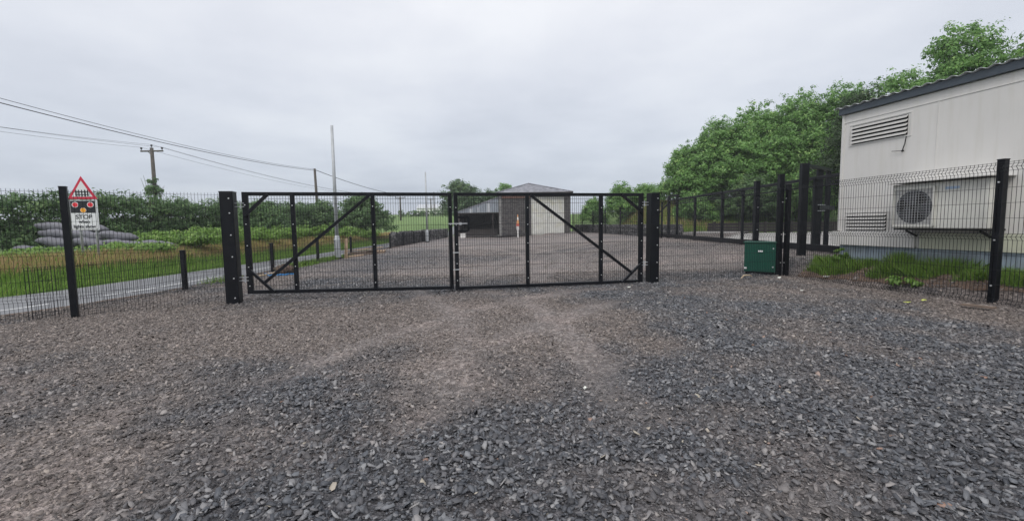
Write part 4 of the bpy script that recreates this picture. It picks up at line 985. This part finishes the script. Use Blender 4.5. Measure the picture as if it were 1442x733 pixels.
blades('verge_grass', 60000, verge(0.02, 2.1, 7, 50, 1.4), 0.06, 0.22, 0.018, M['grass'], 'short green grass along the far edge of the road')
blades('bank_grass', 30000, verge(1.7, 3.6, 8, 55, 1.3), 0.12, 0.42, 0.018, M['drygrass'], 'dry straw-coloured grass on the bank beyond the road')
blades('long_grass', 22000, verge(1.0, 4.6, 6, 50, 1.6), 0.10, 0.40, 0.02, M['grass'], 'long green grass growing among the dry grass on the bank')
def nearedge(n):
    y = RNG.choice([17.5, 18.6, 20.4, 22.0, 26, 13.0], n, p=[.28, .25, .2, .12, .1, .05])+RNG.normal(0, 0.5, n); return rn(y)+RNG.normal(0.22, 0.16, n), y
blades('fence_grass', 5000, nearedge, 0.06, 0.28, 0.015, M['grass'], 'green grass tufts along the foot of the low road fence')
def cab(n):
    s = RNG.uniform(-0.6, 5.0, n); o_ = RNG.uniform(-0.02, 1, n)**1.3*(0.62+0.06*np.sin(s*5)); x = 8.75+cd.x*s-cn.x*o_; y = 11.8+cd.y*s-cn.y*o_; 
    k = (np.sin(s*7.3+o_*5)+np.sin(s*3.1+1.3)*0.8+RNG.normal(0, 0.35, n)) > -0.25; return x[k], y[k]
blades('weedy_grass', 34000, cab, 0.06, 0.30, 0.012, M['grass'], 'bright green weeds and grass along the foot of the cabin skirt')
def tuft(s0, spread, n_):
    def f(n):
        s = RNG.normal(s0, spread, n); o_ = np.abs(RNG.normal(0.16, 0.08, n)); return 8.75+cd.x*s-cn.x*o_, 11.8+cd.y*s-cn.y*o_
    return f
blades('tall_grass', 900, tuft(1.75, 0.16, 0), 0.2, 0.52, 0.013, M['grass'], 'tuft of tall green grass against the cabin skirt below the fan unit', lean=0.2)
blades('tall_grass', 1100, tuft(2.75, 0.35, 0), 0.15, 0.45, 0.012, M['grass'], 'thin tuft of green grass by the skirt nearest the right edge', lean=0.3)
def rbank(n):
    x = RNG.uniform(11.6, 18, n); y = RNG.uniform(34.8, 50, n); return x, y
blades('rough_grass', 9000, rbank, 0.25, 0.8, 0.05, M['drygrass'], 'rough yellowish grass on the bank beyond the far stone wall', lean=0.25)
def rbank2(n):
    x = RNG.uniform(11.2, 24, n); y = RNG.uniform(34.5, 50, n); return x, y
blades('green_bank_grass', 34000, rbank2, 0.25, 0.7, 0.05, M['grass'], 'tall green grass covering the bank under the trees', lean=0.25)
# soil strip between right fence and cabin
mb = MB(); V = []; F = []
for i in range(41):
    s = -0.5+6.5*i/40
    for k in range(7):
        o_ = 0.02+k*0.13+ (0.03*math.sin(i*1.3) if k == 6 else 0)
        x = 8.75+cd.x*s-cn.x*o_; y = 11.8+cd.y*s-cn.y*o_; V.append((x, y, h1(x, y)+0.028+0.012*math.sin(i*2.1+k*1.7)))
for i in range(40):
    for k in range(6): F.append((i*7+k, i*7+k+1, (i+1)*7+k+1, (i+1)*7+k))
mb.v = V; mb.f = F; tag(mb.build('soil_strip', M['soil'], smooth=True), kind='structure')
t = thing('elder_seedling', (8.75+cd.x*0.32-0.18, 11.8+cd.y*0.32, h1(8.6, 11.5)), 'young leafy weed growing up against the skirt at the cabin corner', 'plant')
st_ = MB()
for k in range(5): a_ = k*1.3; st_.tube([(0,0,0), (0.06*math.cos(a_), 0.06*math.sin(a_), 0.25), (0.16*math.cos(a_), 0.16*math.sin(a_), 0.42)], [0.008, 0.006, 0.003], 5)
st_.build('stem', M['grass'], t); leafcloud('leaves', [(0,0,0.36,0.14,0.14,0.14), (0,0,0.2,0.18,0.18,0.12)], 160, 0.09, M['leaf_bramble'], t, clump=0.06)
t = thing('dock_weed', (8.36, 9.35, h1(8.36, 9.35)), 'leafy weed with broad leaves at the fence foot near the right edge', 'plant')
MB().tube([(0,0,0), (0.02,0,0.2)], 0.008, 5).build('stem', M['grass'], t); leafcloud('leaves', [(0,0,0.13,0.22,0.26,0.10)], 200, 0.12, M['leaf_bramble'], t, clump=0.08)

# ------------------------------------------------------------------ grey rolls heap
rolls = []
base_roll = MB(); pts = []; rr = []
for k in range(17):
    u = k/16; pts.append((-0.86+1.72*u, 0.03*math.sin(u*9), 0)); e = math.sin(math.pi*min(1, max(0, u*0.97+0.015)))**0.5
    rr.append(0.205*e*(1+0.06*math.sin(u*26)))
base_roll.tube(pts, rr, 14)
proto = base_roll.build('wrapped_roll', M['net'], smooth=True)
spots = []
words = ['lowest', 'second', 'third', 'top']
ends = ['leftmost', 'second from the left', 'middle', 'second from the right', 'rightmost']
def rgb(): pass
k = 0
for row, (n_, xs0, zr) in enumerate(((5, -21.0, 0.72), (4, -20.3, 1.06), (3, -20.7, 1.40), (2, -20.9, 1.74))):
    for i in range(n_):
        x = xs0+i*1.50+random.uniform(-.08, .08); y = 19.4+0.30*row+random.uniform(-.08, .08)
        c_ = proto if k == 0 else proto.copy()
        if k: col.objects.link(c_)
        c_.location = (x, y, zr-0.06*i); c_.rotation_euler = (random.uniform(0, 6), R(8)+random.uniform(-.04, .06), R(10)+random.uniform(-.15, .15))
        c_.scale = (random.uniform(.85, 1.05), random.uniform(.95, 1.15), random.uniform(.9, 1.1))
        pos = {5: ends, 4: ['leftmost', 'second from the left', 'third from the left', 'rightmost'], 3: ['left', 'middle', 'right'], 2: ['left', 'right']}[n_][i]
        tag(c_, f'grey netted roll, {pos} in the {words[row]} row of the heap', 'roll', 'grey wrapped rolls heaped beyond the road'); k += 1

# ------------------------------------------------------------------ timber, rope, litter
GP = 'planks and pallet by the grey column'
def plank(a, b_, w_, h_, label, m_='plank'):
    o = MB().bar(a, b_, w_, h_).build('plank', M[m_], loc=a, bevel=0.004); tag(o, label, 'plank', GP)
t = thing('wooden_pallet', (-8.05, 25.9, 0), 'pale wooden pallet lying at the right end of the timber stack', 'pallet', rz=R(12))
for i in range(7): MB().box((-0.5+i*0.167, 0, 0.135), (0.10, 1.0, 0.022)).build('deck_board', M['plank'], t)
for y in (-0.45, 0, 0.45): MB().box((0, y, 0.085), (1.15, 0.10, 0.075)).build('bearer', M['plankold'], t)
for y in (-0.451, 0.001, 0.451): MB().box((0, y, 0.035), (1.15, 0.10, 0.02)).build('skid', M['plank'], t)
plank((-8.75, 23.4, 0.28), (-7.85, 26.6, 0.30), 0.20, 0.05, 'long pale plank lying on top of the timber stack')
plank((-8.55, 23.2, 0.20), (-7.95, 25.9, 0.20), 0.22, 0.05, 'long weathered plank under the pale top plank', 'plankold')
plank((-8.35, 22.9, 0.05), (-7.7, 25.2, 0.05), 0.16, 0.07, 'dark baulk lying on the gravel in front of the timber stack', 'plankold')
plank((-8.35, 22.3, 0.045), (-8.0, 23.5, 0.05), 0.22, 0.06, 'short brown board lying nearest the grey column', 'plank')
plank((-8.6, 22.6, 0.12), (-8.1, 24.4, 0.12), 0.12, 0.10, 'square brown bearer lying across under the stack', 'plankold')
plank((-8.22, 21.75, 0.0), (-8.20, 21.85, 1.0), 0.15, 0.03, 'upright pale board leaning beside the grey column')
t = thing('root_clump', (-7.62, 14.75, 0), 'brown clump of roots and soil lying inside the gate by the road', 'roots')
bm_ = bmesh.new(); bmesh.ops.create_icosphere(bm_, subdivisions=3, radius=0.26)
for v in bm_.verts:
    s_ = 1+0.25*math.sin(v.co.x*17+v.co.z*9)*math.sin(v.co.y*15+1)+random.uniform(-.09, .09); v.co = Vector((v.co.x*1.15*s_, v.co.y*s_, v.co.z*0.72*s_+0.15))
me = bpy.data.meshes.new('soil_ball'); bm_.to_mesh(me); bm_.free(); me.materials.append(M['root']); o = bpy.data.objects.new('soil_ball', me); col.objects.link(o); o.parent = t
mb = MB()
for k in range(34):
    a_ = random.uniform(0, 6.28); e_ = random.uniform(0.0, 1.2); r_ = random.uniform(0.28, 0.40)
    p1 = Vector((math.cos(a_)*0.22, math.sin(a_)*0.2, 0.08+0.2*e_)); p2 = p1+Vector((math.cos(a_+.4)*0.1, math.sin(a_+.4)*0.1, 0.1*math.sin(k))); p3 = p2+Vector((math.cos(a_-.5)*0.08, math.sin(a_)*0.08, random.uniform(-.08, .1)))
    mb.tube([p1, p2, p3], [0.012, 0.008, 0.003], 4)
mb.build('roots', M['plankold'], t)
pts = []
for k in range(120):
    a_ = k*0.21; r_ = 0.36+0.10*math.sin(k*0.63)+0.04*math.sin(k*1.7); pts.append((-7.72+math.cos(a_)*r_*1.15+ (0.0 if k < 90 else -(k-90)*0.006), 14.62+math.sin(a_)*r_*0.8, 0.045+0.02*math.sin(k*1.1)))
tag(MB().tube(pts, 0.011, 6).build('rope', M['rope'], loc=(-7.7, 14.6, 0), smooth=True), 'blue rope coiled loosely around the brown clump of roots', 'rope')
o = MB().tube([(-8.25, 13.9, 0.03), (-7.9, 14.6, 0.08), (-7.75, 15.2, 0.05)], [0.03, 0.035, 0.02], 7).build('branch', M['stick'], loc=(-8.25, 13.9, 0)); tag(o, 'pale bare branch on the gravel left of the blue rope', 'branch')
def flat_irregular(name, x, y, s, m_, label, cat, h=0.02):
    rnd = random.Random(int(x*1000)); poly = []
    for k in range(7):
        a_ = k*2*math.pi/7+rnd.uniform(-.25, .25); r_ = s*rnd.uniform(0.6, 1.1); poly.append((x+math.cos(a_)*r_, y+math.sin(a_)*r_*0.7, h1(x, y)+0.05+rnd.uniform(0, 0.02)))
    o = MB().prism(poly, (0,0,0), (0.01, 0, h)).build(name, M[m_], loc=(x, y, 0), bevel=0.003); tag(o, label, cat)
flat_irregular('litter_piece', 8.08, 11.25, 0.085, 'litter', 'crumpled white scrap on the gravel before the cabin fence', 'litter')
flat_irregular('litter_piece', 7.15, 11.7, 0.05, 'litter', 'small white scrap on the gravel below the green cabinet', 'litter')
flat_irregular('fallen_leaf', 7.30, 8.05, 0.07, 'litteryellow', 'yellow-green leaf on the gravel, nearer of two leaves at the right', 'leaf', 0.008)
flat_irregular('fallen_leaf', 7.75, 8.20, 0.06, 'litteryellow', 'round yellow-green leaf on the gravel, closer to the right fence', 'leaf', 0.008)
flat_irregular('pale_stone', 2.75, 10.3, 0.04, 'litter', 'small white stone on the gravel in front of the right gate post', 'stone', 0.025)
flat_irregular('pale_stone', 0.66, 4.0, 0.018, 'litter', 'small pale stone among the dark chippings in the foreground', 'stone', 0.012)
flat_irregular('pale_stone', 6.3, 9.5, 0.045, 'litter', 'small white stone on the dark gravel between the cabinet and the foreground', 'stone', 0.02)
o = MB().tube([(6.15, 11.75, 0.05), (6.25, 11.8, 0.13), (6.42, 11.82, 0.13), (6.5, 11.85, 0.09)], [0.014, 0.02, 0.016, 0.01], 6).build('stick', M['stick'], loc=(6.2, 11.8, 0)); tag(o, 'curved pale stick on the gravel left of the green cabinet', 'stick')
o = MB().bar((8.02, 7.75, 0.06), (8.16, 7.35, 0.07), 0.12, 0.03).build('wood_scrap', M['plankold'], loc=(8.05, 7.5, 0)); tag(o, 'brown scrap of board on the ground by the right fence post', 'board')

# far barn
t = thing('barn', (-27.5, 150, h1(-27.5, 150)), 'distant low barn with a pale grey roof and white gable across the field', 'barn')
zg = h1(-27.5, 150)
MB().box((0, 4, 1.0), (9, 8, 2.4)).build('wall', M['farwall'], t)
MB().prism([(4.5, -0.3, 2.0), (4.5, 8.3, 2.0), (4.5, 4, 3.5)], (0,0,0), (-9.2, 0, 0)).build('roof', M['farroof'], t)
MB().prism([(3.0, -0.5, 1.4), (7.4, -0.5, 1.4), (5.2, -0.5, 3.1)], (0,0,0), (0, 5, 0)).build('gable_wing', M['farwall'], t)

# haze
hz = MB().box((0, 1200, 7.4), (5200, 7600, 18.0)).build('haze', M['dark']); tag(hz, kind='stuff')
hm = bpy.data.materials.new('haze_air'); hm.use_nodes = True; hnt = hm.node_tree; hnt.nodes.clear()
ho = hnt.nodes.new('ShaderNodeOutputMaterial'); hv = hnt.nodes.new('ShaderNodeVolumePrincipled')
hv.inputs['Color'].default_value = (0.93, 0.95, 0.98, 1); hv.inputs['Density'].default_value = 0.0008; hv.inputs['Anisotropy'].default_value = 0.1
hnt.links.new(hv.outputs[0], ho.inputs['Volume']); hz.data.materials.clear(); hz.data.materials.append(hm)

# ------------------------------------------------------------------ world, sun, camera
W = bpy.data.worlds.new('World'); scene.world = W; W.use_nodes = True
nt = W.node_tree; nt.nodes.clear()
out = nt.nodes.new('ShaderNodeOutputWorld'); bg = nt.nodes.new('ShaderNodeBackground'); nt.links.new(bg.outputs[0], out.inputs[0])
SE, SR = R(52), R(205)
sky = nt.nodes.new('ShaderNodeTexSky'); sky.sky_type = 'NISHITA'; sky.sun_disc = False; sky.sun_elevation = SE; sky.sun_rotation = SR; sky.dust_density = 4
bg.inputs['Strength'].default_value = 0.1
tc = nt.nodes.new('ShaderNodeTexCoord'); sp = nt.nodes.new('ShaderNodeSeparateXYZ'); nt.links.new(tc.outputs['Generated'], sp.inputs[0])
el = ramp(nt, sp.outputs[2], [(0.0, (0.455, 0.50, 0.57)), (0.06, (0.475, 0.52, 0.59)), (0.22, (0.58, 0.61, 0.665)), (0.45, (0.69, 0.705, 0.745)), (1.0, (1.0, 1.0, 1.0))])
# cloud deck texture: project the direction on a flat layer
zc = N(nt, 'ShaderNodeMath', operation='MAXIMUM'); nt.links.new(sp.outputs[2], zc.inputs[0]); zc.inputs[1].default_value = 0.06
za = N(nt, 'ShaderNodeMath', operation='ADD'); nt.links.new(zc.outputs[0], za.inputs[0]); za.inputs[1].default_value = 0.12
dv = N(nt, 'ShaderNodeVectorMath', operation='DIVIDE'); nt.links.new(tc.outputs['Generated'], dv.inputs[0])
cx = nt.nodes.new('ShaderNodeCombineXYZ')
for k_ in range(3): nt.links.new(za.outputs[0], cx.inputs[k_])
nt.links.new(cx.outputs[0], dv.inputs[1])
nz = noise(nt, 0.9, 6, 0.55, dv.outputs[0])
cl = ramp(nt, nz, [(0.30, (0.87, 0.88, 0.905)), (0.5, (1.0, 1.0, 1.01)), (0.70, (1.13, 1.12, 1.10))])
oc = mixc(nt, 1.0, el.outputs[0], cl.outputs[0], 'MULTIPLY')
sc = N(nt, 'ShaderNodeVectorMath', operation='SCALE'); nt.links.new(oc, sc.inputs[0]); sc.inputs['Scale'].default_value = 9.2
s2 = N(nt, 'ShaderNodeVectorMath', operation='SCALE'); nt.links.new(sky.outputs[0], s2.inputs[0]); s2.inputs['Scale'].default_value = 0.12
ad = N(nt, 'ShaderNodeVectorMath', operation='ADD'); nt.links.new(sc.outputs[0], ad.inputs[0]); nt.links.new(s2.outputs[0], ad.inputs[1])
nt.links.new(ad.outputs[0], bg.inputs[0])
sun = bpy.data.lights.new('sun', 'SUN'); sun.energy = 1.3; sun.angle = R(25); sun.color = (1.0, 0.975, 0.94)
so = bpy.data.objects.new('sun', sun); col.objects.link(so)
# sun direction: towards (sin(rot), cos(rot)) at elevation SE
sd = Vector((math.sin(SR)*math.cos(SE), math.cos(SR)*math.cos(SE), math.sin(SE)))
so.rotation_euler = sd.to_track_quat('Z', 'Y').to_euler()

cam = bpy.data.cameras.new('camera'); co = bpy.data.objects.new('camera', cam); col.objects.link(co); scene.camera = co
cam.sensor_width = 36; cam.lens = 36*620/1442; cam.clip_end = 6000; cam.clip_start = 0.05
Pp, Rr = R(4.75), R(0.8)
fwd = Vector((0, math.cos(Pp), -math.sin(Pp))); up0 = Vector((0, math.sin(Pp), math.cos(Pp))); rt0 = Vector((1, 0, 0))
rt = rt0*math.cos(Rr)-up0*math.sin(Rr); up = up0*math.cos(Rr)+rt0*math.sin(Rr)
m4 = Matrix((rt, up, -fwd)).transposed().to_4x4(); m4.translation = (0, 0, 1.6); co.matrix_world = m4
scene.view_settings.view_transform = 'Standard'; scene.view_settings.look = 'None'; scene.view_settings.gamma = 1; scene.view_settings.exposure = 0.33
scene.render.engine = 'CYCLES'; scene.cycles.use_denoising = True; scene.cycles.max_bounces = 5; scene.cycles.transparent_max_bounces = 8
